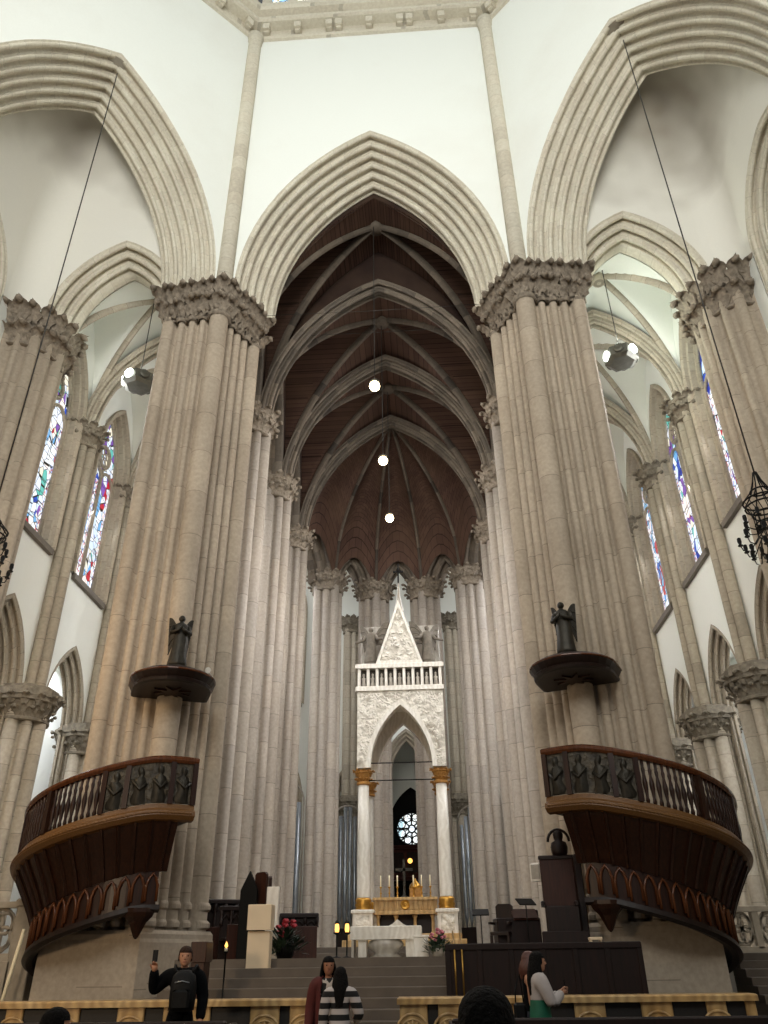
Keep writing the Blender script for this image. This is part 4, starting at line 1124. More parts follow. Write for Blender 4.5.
# high altar
t=thing('high_altar','yellow marble altar with a row of small niches, under the white canopy','altar',(BX,31.6,2.38))
def lb(name,mat,x0,x1,y0,y1,z0,z1,c=.015,parent=None,label=None):
    m=MB(); m.bbox(x0,x1,y0,y1,z0,z1,c); return m.build(name,mat,parent or CUR[0],label)
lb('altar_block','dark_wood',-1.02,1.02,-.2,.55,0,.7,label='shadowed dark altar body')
for x in (-.98,-.34,.34,.98):
    m=MB(); m.lathe([(.09,0),(.09,.06),(.06,.1),(.055,.52),(.09,.58),(.09,.64)],(x,-.42,0),10); m.build('colonnette','gold_marble',t)
lb('table_slab','gold_marble',-1.15,1.15,-.6,.6,.64,.76)
fz=lb('frieze','gold_marble',-1.15,1.15,-.5,.6,.74,1.12)
lb('frieze_cap','gold_marble',-1.18,1.18,-.6,.62,1.1,1.19)
for sx in (-1,1):
    for k in range(6):
        x=sx*(.28+k*.16); m=MB(); m.lathe([(.035,.77),(.022,.82),(.02,1.02),(.04,1.09)],(x,-.55,0),6); m.build('niche_post','gold_marble',t)
m=MB(); m.lathe([(.17,0),(.17,.05),(.13,.06),(.12,.03),(.05,.03),(.04,.06),(.0,.06)],n=16); m.v=[(x,-.5-z,.95+y) for x,y,z in m.v]; m.build('roundel','gold',t,'round gilded emblem')
for k,x in enumerate((-.92,-.6,-.3,.3,.6,.92)):
    l=['leftmost of the six tall candlesticks on the high altar','second candlestick from the left on the high altar','candlestick just left of the cross on the high altar','candlestick just right of the cross on the high altar','second candlestick from the right on the high altar','rightmost of the six tall candlesticks on the high altar'][k]
    c=thing('candlestick',l,'candlestick',(BX+x,31.75,3.57),0,'candlesticks on the high altar')
    m=MB(); m.lathe([(.085,0),(.08,.03),(.03,.06),(.022,.14),(.045,.18),(.02,.22),(.02,.34),(.055,.38),(.055,.4)],n=8); m.build('stem','gold',c)
    m=MB(); m.lathe([(.026,.4),(.026,.78)],n=7); m.build('candle','candle',c)
c=thing('altar_cross','green bronze cross standing in the middle of the high altar','cross',(BX-.05,32.0,3.57))
m=MB(); m.lathe([(.16,0),(.14,.06),(.06,.12),(.04,.4),(.05,.5)],n=8); m.build('foot','bronze',c)
m=MB(); m.box(-.045,.045,-.03,.03,.45,1.35); m.box(-.33,.33,-.03,.03,.95,1.05); m.build('cross','bronze',c)
c=thing('tabernacle','small domed gilt tabernacle right of the cross on the high altar','tabernacle',(BX+.36,32.1,3.57))
m=MB(); m.bbox(-.22,.22,-.2,.2,0,.36,.02); m.build('chest','gold_stone',c); m=MB(); m.lathe([(.24,.34),(.24,.38),(.18,.5),(.06,.6),(.02,.7)],n=10); m.build('dome','gold',c)
# free-standing altar table
t=thing('altar_table','long white altar table on a bulbous carved stone support, in front of the canopy','altar',(-.13,27.3,PZ))
lb('table_slab','white_marble',-1.1,1.1,-.45,.45,.5,.86,.02)
m=MB(); m.lathe([(.42,0),(.5,.03),(.36,.1),(.34,.14),(.5,.26),(.56,.36),(.5,.46),(.4,.52)],(-.02,-.1,0),16,sx=1.0,sy=.75); m.build('carved_support','grey_marble',t,'bulbous carved grey stone support')
lb('side_slab','white_marble',-.86,-.6,-.3,.3,0,.52); lb('side_slab','white_marble',.6,.86,-.3,.3,0,.52)
m=MB(); m.bbox(-1.06,-.98,-.4,.4,0,.5,.01); m.build('leg','grey_marble',t)
c=MB(); c.grid([[(x*sx_,y,z) for x,y in ((-.3,-.12),(.3,-.12),(.3,.12),(-.3,.12))] for sx_,z in ((1,0),(.55,.06),(.12,.16),(.02,.18))],True,smooth=False,cap1=True)
o=c.build('folded_cloth','white_marble',loc=(.23,27.2,PZ+.86)); tag(o,'small peaked white cloth lying on the altar table','cloth')
# ambo
t=thing('lectern','tall cream stone lectern at the top of the steps, left of the altar','lectern',(-2.2,18.04,1.494))
lb('body','cream',-.24,.23,-.14,.15,0,.66,.012); lb('reading_box','cream',-.25,.25,-.22,.15,.68,1.15,.012)
t=thing('white_panel','slim white upright panel standing just behind the cream lectern','panel',(-2.44,20.3,PZ)); lb('board','white_marble',-.12,.17,-.05,.05,0.04,1.5,.01); lb('foot','white_marble',-.2,.24,-.15,.15,0,.05,.01)
# flower arrangements
def flowers(label,loc,s,fl,pot,seed):
    t=thing('flower_arrangement',label,'flowers',loc); random.seed(seed)
    m=MB(); m.lathe([(.2*s,0),(.26*s,.2*s),(.28*s,.3*s),(.24*s,.31*s)],n=10); m.build('pot',pot,t)
    m=MB()
    for k in range(260):
        a=random.uniform(0,2*PI); r=random.uniform(.05,.46)*s; z=.12*s+random.uniform(0,.62)*s*(1-.6*r/(.5*s))
        p=Vector((r*math.cos(a),r*math.sin(a),z)); d=Vector((math.cos(a)*.7,math.sin(a)*.7,random.uniform(-.2,.9))).normalized(); L=random.uniform(.16,.34)*s; sd=d.cross(Vector((0,0,1))).normalized()*L*.22
        m.face([m.vert(p),m.vert(p+d*L*.5+sd),m.vert(p+d*L),m.vert(p+d*L*.5-sd)])
    f=m.build('foliage','leafgreen',t); f['kind']='stuff'
    for k in range(14):
        a=random.uniform(0,2*PI); r=random.uniform(0,.34)*s; z=(.6+random.uniform(0,.4))*s-r*.5; m=MB()
        for q in range(6):
            b=q*PI/3; m.ball((r*math.cos(a)+.045*s*math.cos(b),r*math.sin(a)+.045*s*math.sin(b),z+.02*math.sin(b*2)),.045*s,5,4,(1,1,.7))
        m.build('bloom',fl,t)
flowers('red flowers with dark leaves on the landing, right of the cream lectern',(-2.02,20.0,PZ),.85,'redflower','black_iron',2)
flowers('pink flowers in a pot at the right end of the altar table',(1.46,24.6,PZ),.75,'pinkflower','grey_marble',3)
t=thing('flower_stand','small white block stand left of the pink flowers','stand',(.99,24.9,PZ)); lb('block','white_marble',-.2,.2,-.18,.18,0.0,.5,.015); lb('cap','white_marble',-.23,.23,-.2,.2,.5,.55,.01)
# candle stands left of the table
for x,l in ((-1.32,'left one of the two black lantern stands beside the altar table'),(-1.04,'right one of the two black lantern stands beside the altar table')):
    t=thing('lantern_stand',l,'candle stand',(x,24.2,PZ),0,'lantern stands'); 
    m=MB(); m.lathe([(.14,0),(.13,.03),(.03,.05),(.022,.1),(.022,.56),(.1,.6),(.1,.63)],n=8); m.build('stand','black_iron',t)
    m=MB(); m.lathe([(.05,.63),(.06,.70),(.055,.80),(.04,.84)],n=8); m.build('lantern','flame',t,'glowing amber glass'); m=MB(); m.lathe([(.08,.84),(.06,.88),(.02,.94)],n=8); m.build('cap','black_iron',t)
# thin candle in front of the stalls
t=thing('candle_stand','thin black candle stand with one lit flame, behind the man in black','candle stand',(-2.62,16.9,.83)); m=MB(); m.lathe([(.12,0),(.1,.03),(.016,.05),(.016,.92),(.05,.94),(.05,.96)],n=7); m.build('stand','black_iron',t); m=MB(); m.lathe([(.03,.96),(.03,1.02)],n=7); m.build('candle','candle',t); m=MB(); m.lathe([(.01,1.02),(.035,1.05),(.02,1.09),(.0,1.13)],n=7); m.build('flame','flame',t)
t=thing('credence_box','plain brown wooden pulpit desk on the steps behind the man in black','desk',(-2.96,16.4,.664)); lb('body','brown_wood',-.13,.13,-.2,.2,0,.95,.01); lb('top','brown_wood',-.15,.15,-.23,.23,.95,1.28,.01)
# choir stalls at left
def stall(label,loc,rz,w,h,n):
    t=thing('choir_stall',label,'choir stall',loc,rz,'choir stalls at left')
    lb('back','dark_wood',-w/2,w/2,.25,.32,0,h,.01); lb('seat','dark_wood',-w/2,w/2,-.2,.27,.42,.48,.01); lb('cornice','dark_wood',-w/2-.04,w/2+.04,.15,.36,h,h+.1,.02); lb('kneeler_front','brown_wood',-w/2,w/2,-.62,-.56,0,.75,.01)
    for k in range(n+1):
        x=-w/2+w*k/n; m=MB(); m.lathe([(.05,.75),(.035,.85),(.03,h-.25),(.05,h-.1),(.05,h)],(x,.2,0),6); m.build('pillar','dark_wood',t)
        if k<n: m=MB(); m.tube([(x+.05+(w/n-.1)*q/6,.22,h-.22+.12*math.sin(PI*q/6)) for q in range(7)],.025,5); m.build('arch','dark_wood',t)
stall('row of dark carved stall backs against the left choir piers, farther left one',(-4.35,23.2,PZ),.5,1.5,1.35,5)
stall('row of dark carved stall backs behind the cream lectern',(-3.35,21.9,PZ),.45,1.25,1.1,5)
stall('dark panelled stall behind the red flowers',(-2.3,23.6,PZ),.15,1.0,1.0,3)
def gothic_chair(label,loc,rz,mat,h,pointed):
    t=thing('high_backed_chair',label,'chair',loc,rz,'tall chairs at left')
    m=MB(); pts=[(-.22,0),(.22,0),(.22,h-.42),(0,h),(-.22,h-.42)] if pointed else [(-.2,0),(.2,0),(.2,h-.05),(.14,h),(-.14,h),(-.2,h-.05)]
    m.grid([[(x,y,z) for x,z in pts] for y in (.2,.27)],True,smooth=False,cap0=True,cap1=True); m.build('backrest',mat,t)
    lb('seat',mat,-.22,.22,-.24,.2,.4,.47,.01)
    for sx in (-1,1):
        for y0 in (-.23,.14): lb('leg',mat,sx*.2-.03,sx*.2+.03,y0,y0+.06,0,.4,.006)
        lb('armrest',mat,sx*.22-.03,sx*.22+.03,-.24,.2,.62,.67,.01)
gothic_chair('black chair with a steep pointed back, behind the cream lectern',(-3.0,20.8,PZ),2.9,'black_iron',1.88,True)
gothic_chair('brown chair with a straight back, right of the black pointed chair',(-2.66,20.9,PZ),2.5,'brown_wood',1.86,False)
gothic_chair('narrow brown chair at the far right of the tall chairs',(-2.48,21.3,PZ),1.9,'brown_wood',1.8,False)
# right hand side: screen, throne, console
t=thing('sanctuary_screen','long low dark wooden screen along the foot of the right pier','screen',(3.5,17.0,0))
lb('boards','dark_wood',-1.85,1.75,-.06,.08,.2,1.78,.01); lb('top_rail','dark_wood',-1.9,1.8,-.1,.12,1.76,1.86,.015); lb('bottom_rail','dark_wood',-1.9,1.8,-.1,.12,0,.22,.015)
for k in range(7): x=-1.85+.6*k; lb('stile','dark_wood',x-.05,x+.05,-.085,-.05,.22,1.76,.006)
t=thing('steel_handrail','pair of slim steel handrail posts at the left end of the dark screen','handrail',(1.86,17.3,PZ*.6))
for x in (-.08,.06): m=MB(); m.tube([(x,-.5,0),(x,-.5,.72),(x,.7,1.1)],.018,6); m.build('rail','brass',t)
t=thing('bishop_throne','tall dark wooden throne back with a carved bust on top, under the right pulpit','throne',(4.35,20.0,PZ),-.12)
lb('back_panel','brown_wood',-.42,.36,0,.12,.95,1.98,.02); lb('side_panel','dark_wood',.36,.52,-.35,.14,0,2.02,.02); lb('plinth','dark_wood',-.52,.5,-.7,.15,0,.45,.02); lb('seat','dark_wood',-.4,.36,-.6,0,.45,.95,.03); lb('crown_rail','dark_wood',-.44,.54,-.04,.15,1.96,2.04,.02)
for sx in (-.44,.3): lb('arm','dark_wood',sx-.04,sx+.06,-.62,0,.95,1.05,.02)
m=MB(); m.lathe([(.16,2.03),(.19,2.1),(.2,2.22),(.17,2.32),(.09,2.36),(.11,2.42),(.12,2.5),(.09,2.57),(0,2.6)],(.08,.05,0),10,sy=.7); m.build('carved_bust','dark_wood',t,'carved head and shoulders')
m=MB(); m.tube([(.08+.25*math.cos(a),.06,2.34+.27*math.sin(a)) for a in [PI*q/10 for q in range(11)]],.035,5); m.build('bust_niche','dark_wood',t)
t=thing('organ_console','low dark wooden console with sloping desk, left of the throne','console',(3.2,20.3,PZ),.1)
lb('case','dark_wood',-.4,.6,-.3,.3,0,.75,.02); lb('upper_case','dark_wood',.05,.62,-.05,.3,.75,.92,.02); m=MB(); m.grid([[(-.02,-.35,.74),(.55,-.35,.74)],[(-.02,-.02,.94),(.55,-.02,.94)],[(-.02,-.02,.9),(.55,-.02,.9)],[(-.02,-.35,.7),(.55,-.35,.7)]],smooth=False); m.build('desk','brown_wood',t)
gothic_chair('rounded dark armchair beside the music stand at right',(2.95,20.1,PZ),-.4,'dark_wood',1.05,False)
def music_stand(label,loc,h,mat='black_iron',rz=0):
    t=thing('music_stand',label,'music stand',loc,rz,'black music stands'); 
    m=MB(); m.tube([(0,0,0.03),(0,0,h-.06)],.014,6); m.build('pole',mat,t)
    m=MB(); m.box(-.2,.2,-.15,.13,-.012,.012,Matrix.Translation((0,0,h))@Matrix.Rotation(.5,4,'X')); m.build('desk',mat,t)
    for q in range(3): m=MB(); a=q*2*PI/3; m.tube([(0,0,.12),(.2*math.cos(a),.2*math.sin(a),.012)],.012,5); m.build('leg',mat,t)
music_stand('thin black music stand in front of the right apse pier',(2.52,21.0,PZ),.92)
music_stand('black music stand tilted beside the throne',(3.5,19.8,PZ),1.06,rz=.3)
t=thing('wall_speaker','small white speaker fixed to the right pier beside the throne','speaker',(3.92,20.65,3.4),-.4)
m=MB(); m.bbox(-.13,.13,-.12,.1,-.2,.2,.03); m.build('box','white_marble',t); m=MB(); m.bbox(-.1,.1,-.13,-.115,-.16,.16,.01); m.build('grille','grey_marble',t); m=MB(); m.box(-.03,.03,.08,.3,-.03,.03); m.build('bracket','black_iron',t)
t=thing('small_stool','small pale stool against the right pier base','stool',(4.75,18.6,PZ)); lb('seat','cream',-.13,.13,-.12,.12,.26,.31,.01)
for sx in (-.1,.1): lb('leg','cream',sx-.02,sx+.02,-.1,.1,0,.26,.006)
# two security cameras on the left pier
for z,l in ((8.69,'upper of the two white security cameras on the left pier'),(8.03,'lower of the two white security cameras on the left pier')):
    t=thing('security_camera',l,'camera',(-4.68,20.62,z),0,'security cameras'); m=MB(); m.tube([(0,0,0),(.08,-.26,-.06)],[.075,.085],8); m.build('body','white_marble',t); m=MB(); m.box(-.015,.015,0,.35,-.015,.015); m.build('bracket','grey_marble',t)
# organ pipes in the apse bays
M['pipe']=plain('tin_organ_pipe','#9aa0a6',.3,.7,.15,5)
def organ(label,x,y,rz,n,w,z0,hs):
    t=thing('organ',label,'organ',(x,y,PZ),rz,'organ cases in the apse')
    lb('case','dark_wood',-w/2-.1,w/2+.1,-.25,.5,0,z0,.02)
    for k in range(n):
        m=MB(); xx=-w/2+w*(k+.5)/n; r=w/n*.42; h=hs[k%len(hs)]
        m.lathe([(r*.25,z0),(r,z0+.5),(r,z0+h),(r*.6,z0+h+.02),(r*.05,z0+h+.25*0)],(xx,0,0),10); m.build('pipe','pipe',t)
    pts=[(-w/2-.06,0),(-w/2-.06,max(hs)*.86)]+[(x_,max(hs)*.86+zz) for x_,zz in arch_pts(w/2+.06,.8,0,6)[::-1]]+[(w/2+.06,0)]
    m=MB(); m.tube([(x_,-.12,z0+z_) for x_,z_ in pts],.05,5); m.build('frame','grey_marble',t)
organ('organ pipes in an arched grey frame, left of the canopy legs',-2.95,42.2,.35,6,1.5,1.3,[4.7,5.1,5.6,5.6,5.1,4.7])
organ('organ pipes partly hidden behind the right apse pier',3.5,43.0,-.35,6,1.5,1.3,[4.7,5.1,5.6,5.6,5.1,4.7])
organ('organ pipes just left of the broad left apse pier',-5.6,39.0,.9,6,1.9,1.3,[5.4,5.9,6.3,6.3,5.9,5.4])
organ('organ pipes just right of the broad right apse pier',5.6,39.0,-.9,6,1.9,1.3,[5.4,5.9,6.3,6.3,5.9,5.4])
# chapel at the end of the axis: wheel window over a wooden loft
WN[0]+=1
fo=bpy.data.objects.new('window_%d'%WN[0],None); C.objects.link(fo); fo.location=(.1,50.9,8.6); fo['kind']='structure'
g=MB(); g.edge=None; g.poly([(1.0*math.cos(q*PI/12),.05,1.0*math.sin(q*PI/12)) for q in range(24)],[(1+math.cos(q*PI/12),1+math.sin(q*PI/12)) for q in range(24)])
M['rose']=glassmat('rose_glass',5,1.6,['#eef4f2','#cfe6df','#f4f4ee','#b8d4de','#e6eef2'],False); g.build('glass','rose',fo)
m=MB(); m.tube([(1.0*math.cos(q*PI/12),0,1.0*math.sin(q*PI/12)) for q in range(24)],.12,6,closed=True); m.tube([(.22*math.cos(q*PI/6),0,.22*math.sin(q*PI/6)) for q in range(12)],.05,5,closed=True)
for q in range(8): a=q*PI/4; m.tube([(.22*math.cos(a),0,.22*math.sin(a)),(.97*math.cos(a),0,.97*math.sin(a))],.05,5)
for q in range(8): a=q*PI/4+PI/8; m.tube([(.68*math.cos(a)+.24*math.cos(w_*PI/4),0,.68*math.sin(a)+.24*math.sin(w_*PI/4)) for w_ in range(8)],.04,5,closed=True)
m.build('tracery','black_iron',fo)
m=MB(); fr=lambda x,e,z:(.1+x,50.6+e,z); wall_over_arch(m,1.4,2.4,-2.3,2.3,8.6,16,fr); struct(m.build('wall_chapel_arch','plaster'))
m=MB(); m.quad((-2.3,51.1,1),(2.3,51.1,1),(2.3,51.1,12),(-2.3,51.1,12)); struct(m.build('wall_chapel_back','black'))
M['redwood']=wood('red_brown_loft_wood','#30120d','#4c1f17',.5,2)
t=thing('organ_loft','dark reddish wooden loft under the wheel window, far behind the altar','loft',(.1,50.0,PZ))
lb('front','redwood',-1.7,1.7,-.1,.5,4.2,5.7,.03); lb('cornice','redwood',-1.75,1.75,-.2,.5,5.7,5.9,.03); lb('lower_beam','redwood',-1.75,1.75,-.2,.5,4.0,4.2,.03)
for k in range(5): x=-1.6+.8*k; lb('panel','dark_wood',x-.3,x+.3,-.13,-.09,4.4,5.5,.01)
for sx in (-1.5,1.5): lb('post','redwood',sx-.12,sx+.12,0,.3,0,4.05,.02)
t=thing('far_lamp','small bright lamp under the loft, far behind the altar cross','lamp',(.0,49.0,6.6)); m=MB(); m.ball((0,0,0),.14,10,8); m.build('bulb','flame',t); m=MB(); m.tube([(0,0,.1),(0,0,.25),(0,.9,.25)],.02,5); m.build('arm','black_iron',t)
# ================================================================== RAIL, PEWS, SIDE STAIR
M['panel_dark']=plain('dark_grille_panel','#17120d',.6,var=.4,scale=20)
def rail(label,x0,x1,darks,medals):
    t=thing('communion_rail',label,'rail',((x0+x1)/2,14,0)); c=(x0+x1)/2
    def rb(name,mat,a,b,y0,y1,z0,z1,ch=.015,label=None): m=MB(); m.bbox(a-c,b-c,y0,y1,z0,z1,ch); return m.build(name,mat,t,label)
    rb('top_slab','gold_marble',x0-.04,x1+.04,-.2,.2,1.02,1.11,.02); rb('base','gold_marble',x0,x1,-.18,.18,0,.18)
    ed=[x0]+[v for d in darks for v in d]+[x1]
    for k in range(0,len(ed)-1,2):
        if ed[k+1]-ed[k]>.03: rb('block','gold_marble',ed[k],ed[k+1],-.14,.14,.16,1.03)
    for a,b in darks: rb('dark_panel','panel_dark',a-.01,b+.01,-.09,.07,.16,1.03,.005,'dark recessed panel')
    for x in medals:
        m=MB(); 
        for r,w in ((.24,.022),(.17,.018)): m.tube([(x-c+r*math.cos(q*PI/10),-.14,.66+r*math.sin(q*PI/10)) for q in range(20)],w,5,closed=True)
        for q in range(7): a=PI*q/6; m.tube([(x-c+.03*math.cos(a),-.14,.66+.03*math.sin(a)),(x-c+.16*math.cos(a),-.145,.66+.16*math.sin(a))],.016,4)
        m.build('medallion','gold_marble',t,'carved round medallion')
rail('yellow marble communion rail on the left, ending behind the woman in the maroon cardigan',-6.4,-.38,[(-6.2,-5.27),(-5.0,-4.52),(-4.1,-3.5),(-3.08,-2.78),(-2.05,-1.43),(-.98,-.82)],[-5.14,-4.31,-3.29,-2.42,-1.2,-.6])
rail('yellow marble communion rail on the right, in front of the dark wooden screen',.86,6.15,[(1.28,1.44),(1.78,2.3),(2.97,3.48),(3.94,4.47),(4.93,5.43),(5.72,6.0)],[1.05,1.6,2.64,3.7,4.7,5.57])
def pew(label,x0,x1,y):
    t=thing('pew',label,'pew',((x0+x1)/2,y,0),0,'church pews'); w=(x1-x0)/2
    def pb(name,a,b,y0,y1,z0,z1,ch=.012,mat='dark_wood'): m=MB(); m.bbox(a,b,y0,y1,z0,z1,ch); return m.build(name,mat,t)
    pb('backrest',-w,w,0,.05,.35,.88); pb('top_rail',-w,w,-.04,.08,.86,.945,.02); pb('shelf',-w,w,-.16,-.0,.76,.79,.008,'brown_wood'); pb('seat',-w,w,.04,.46,.42,.47)
    for sx in (-1,1): pb('end_panel',sx*w-.04,sx*w+.04,-.12,.5,0,.9)
pew('dark wooden pew at lower right, in front of the woman in the pale jacket',1.62,7.5,11.8)
pew('dark wooden pew at lower left, in front of the man in black',-7.5,-1.3,11.8)
pew('dark pew at lower left on which the dark-haired person sits',-6.5,-.9,6.25)
# right side stair up to the aisle, with its carved parapet
t=thing('aisle_steps','grey stone steps climbing to the right aisle, right of the right pier','steps',(10.2,22.6,0))
for k in range(10):
    m=MB(); y=-.3*(9-k)-.3; m.bbox(-1.5,1.9,y,0,PZ*k/10,PZ*(k+1)/10,.01); m.build('step','step',t)
t=thing('aisle_steps','grey stone steps to the left aisle, behind the left parapet','steps',(-10.6,22.6,0))
for k in range(10):
    m=MB(); y=-.12*(9-k)-.12; m.bbox(-1.5,1.4,y,0,PZ*k/10,PZ*(k+1)/10,.01); m.build('step','step',t)
def parapet(label,x0,x1,y,z0,z1,n):
    t=thing('stone_parapet',label,'parapet',((x0+x1)/2,y,z0),0,'openwork stone parapets'); w=(x1-x0)/2; h=z1-z0
    def pb(name,a,b,y0,y1,za,zb,ch=.015): m=MB(); m.bbox(a,b,y0,y1,za,zb,ch); return m.build(name,'stone_plain',t)
    pb('cap',-w-.05,w+.05,-.16,.16,h-.14,h); pb('plinth',-w,w,-.12,.12,0,.16)
    for k in range(n+1): x=-w+2*w*k/n; pb('post',x-.09,x+.09,-.12,.12,.1,h-.1)
    for k in range(n):
        cx=-w+2*w*(k+.5)/n; rw=w/n-.09; rh=(h-.3)/2; cz=.16+rh; m=MB()
        for q in range(4):
            a=q*PI/2+PI/4; m.tube([(cx+rw*.45*math.cos(a)+rw*.48*math.cos(u*PI/5),0,cz+rh*.45*math.sin(a)+rh*.48*math.sin(u*PI/5)) for u in range(10)],.05,5,closed=True)
        m.tube([(cx+rw*.97*math.cos(u*PI/8),0,cz+rh*.98*math.sin(u*PI/8)) for u in range(16)],.05,5,closed=True); m.build('quatrefoil','stone_plain',t,'pierced four-lobed tracery')
M['stone_plain']=plain('parapet_stone','#9a9080',.8,var=.15,scale=4,bump=.1)
parapet('openwork stone parapet at the head of the right steps',9.35,10.9,24.4,PZ,2.78,2)
parapet('openwork stone parapet at the far left, beside the left pier',-12.0,-9.0,21.3,1.7,3.0,3)
m=MB(); m.bbox(-12.1,-8.95,21.1,21.5,0,1.7,.02); tag(m.build('parapet_wall','stone_plain'),'plain stone wall under the openwork parapet at the far left','wall block')
t=thing('side_pedestal','square stone pedestal with a stepped cap at the far left, beside the pulpit stair','pedestal',(-8.75,21.35,0)); m=MB(); m.bbox(-.28,.28,-.25,.25,0,2.9,.02); m.build('block','stone_plain',t); m=MB(); m.bbox(-.34,.34,-.3,.3,2.9,3.06,.03); m.build('cap','stone_plain',t)
m=MB(); m.tube([(-8.78,20.5,.0),(-8.52,20.62,2.36)],.045,8); tag(m.build('processional_candle','candle'),'long white candle pole leaning against the left parapet','candle')
t=thing('iron_gate','dark iron gate bars between the right pier and the parapet','gate',(8.95,24.2,PZ))
for k in range(5): m=MB(); x=-.3+.15*k; m.tube([(x,0,0),(x,0,1.3)],.018,5); m.build('bar','black_iron',t)
for z in (.1,1.25): m=MB(); m.tube([(-.34,0,z),(.34,0,z)],.022,5); m.build('cross_rail','black_iron',t)
# ================================================================== PEOPLE
def skinmat(name,col): return plain(name,col,.55,var=.06,scale=14,spec=.35)
M['skin']=skinmat('skin','#b58468'); M['skin2']=skinmat('skin_tan','#9a6a4f')
M['hair_black']=plain('black_hair','#0d0a08',.8,var=.7,scale=55,bump=1.0,spec=.15); M['hair_brown']=plain('brown_hair','#2e1c12',.75,var=.5,scale=55,bump=.8,spec=.2); M['hair_red']=plain('auburn_hair','#4a2316',.5,var=.35,scale=40)
M['black_cloth']=plain('black_cloth','#08090b',.9,var=.25,scale=10,spec=.1); M['maroon_cloth']=plain('maroon_cloth','#4d1712',.85,var=.2,scale=12)
M['jacket_pale']=plain('pale_grey_jacket','#aaa19d',.8,var=.1,scale=8); M['green_cloth']=plain('green_cloth','#0d5a41',.7,var=.2,scale=8)
M['jeans']=plain('dark_jeans','#1c2230',.85,var=.2,scale=14); M['dark_eye']=plain('dark_eye','#120c09',.2,var=.1); M['lip']=plain('lip','#8a4a42',.5,var=.05); M['shoe']=plain('dark_shoe','#15120f',.5)
M['nylon']=plain('black_nylon_backpack','#0b0b0b',.6,var=.3,scale=16,spec=.2); M['phone']=plain('black_phone','#08080a',.2)
def stripes(name,a,b,f):
    t=NT(name); g=t.new('ShaderNodeTexCoord'); sp=t.new('ShaderNodeSeparateXYZ'); t.link(g.outputs['Object'],sp.inputs[0])
    k=t.math('GREATER_THAN',t.math('FRACT',t.math('MULTIPLY',sp.outputs[2],f)),.52); t.link(t.mix(k,sr(a),sr(b)),t.b.inputs['Base Color']); t.b.inputs['Roughness'].default_value=.85; return t.m
M['striped']=stripes('black_white_striped_knit','#0c0b0c','#b3aaa6',7.6)
def leopard(name):
    t=NT(name); g=t.new('ShaderNodeTexCoord'); v=t.new('ShaderNodeTexNoise'); v.inputs['Scale'].default_value=16; v.inputs['Detail'].default_value=1; t.link(g.outputs['Object'],v.inputs['Vector'])
    t.link(t.ramp(v.outputs['Fac'],[(0,sr('#15120f')),(.5,sr('#b6aaa0'))],True),t.b.inputs['Base Color']); t.b.inputs['Roughness'].default_value=.85; return t.m
M['leopard']=leopard('black_white_mottled_print')
def seg_d(p,a,b):
    ab=b-a; t=max(0,min(1,(p-a).dot(ab)/max(ab.dot(ab),1e-9))); return (p-a-ab*t).length
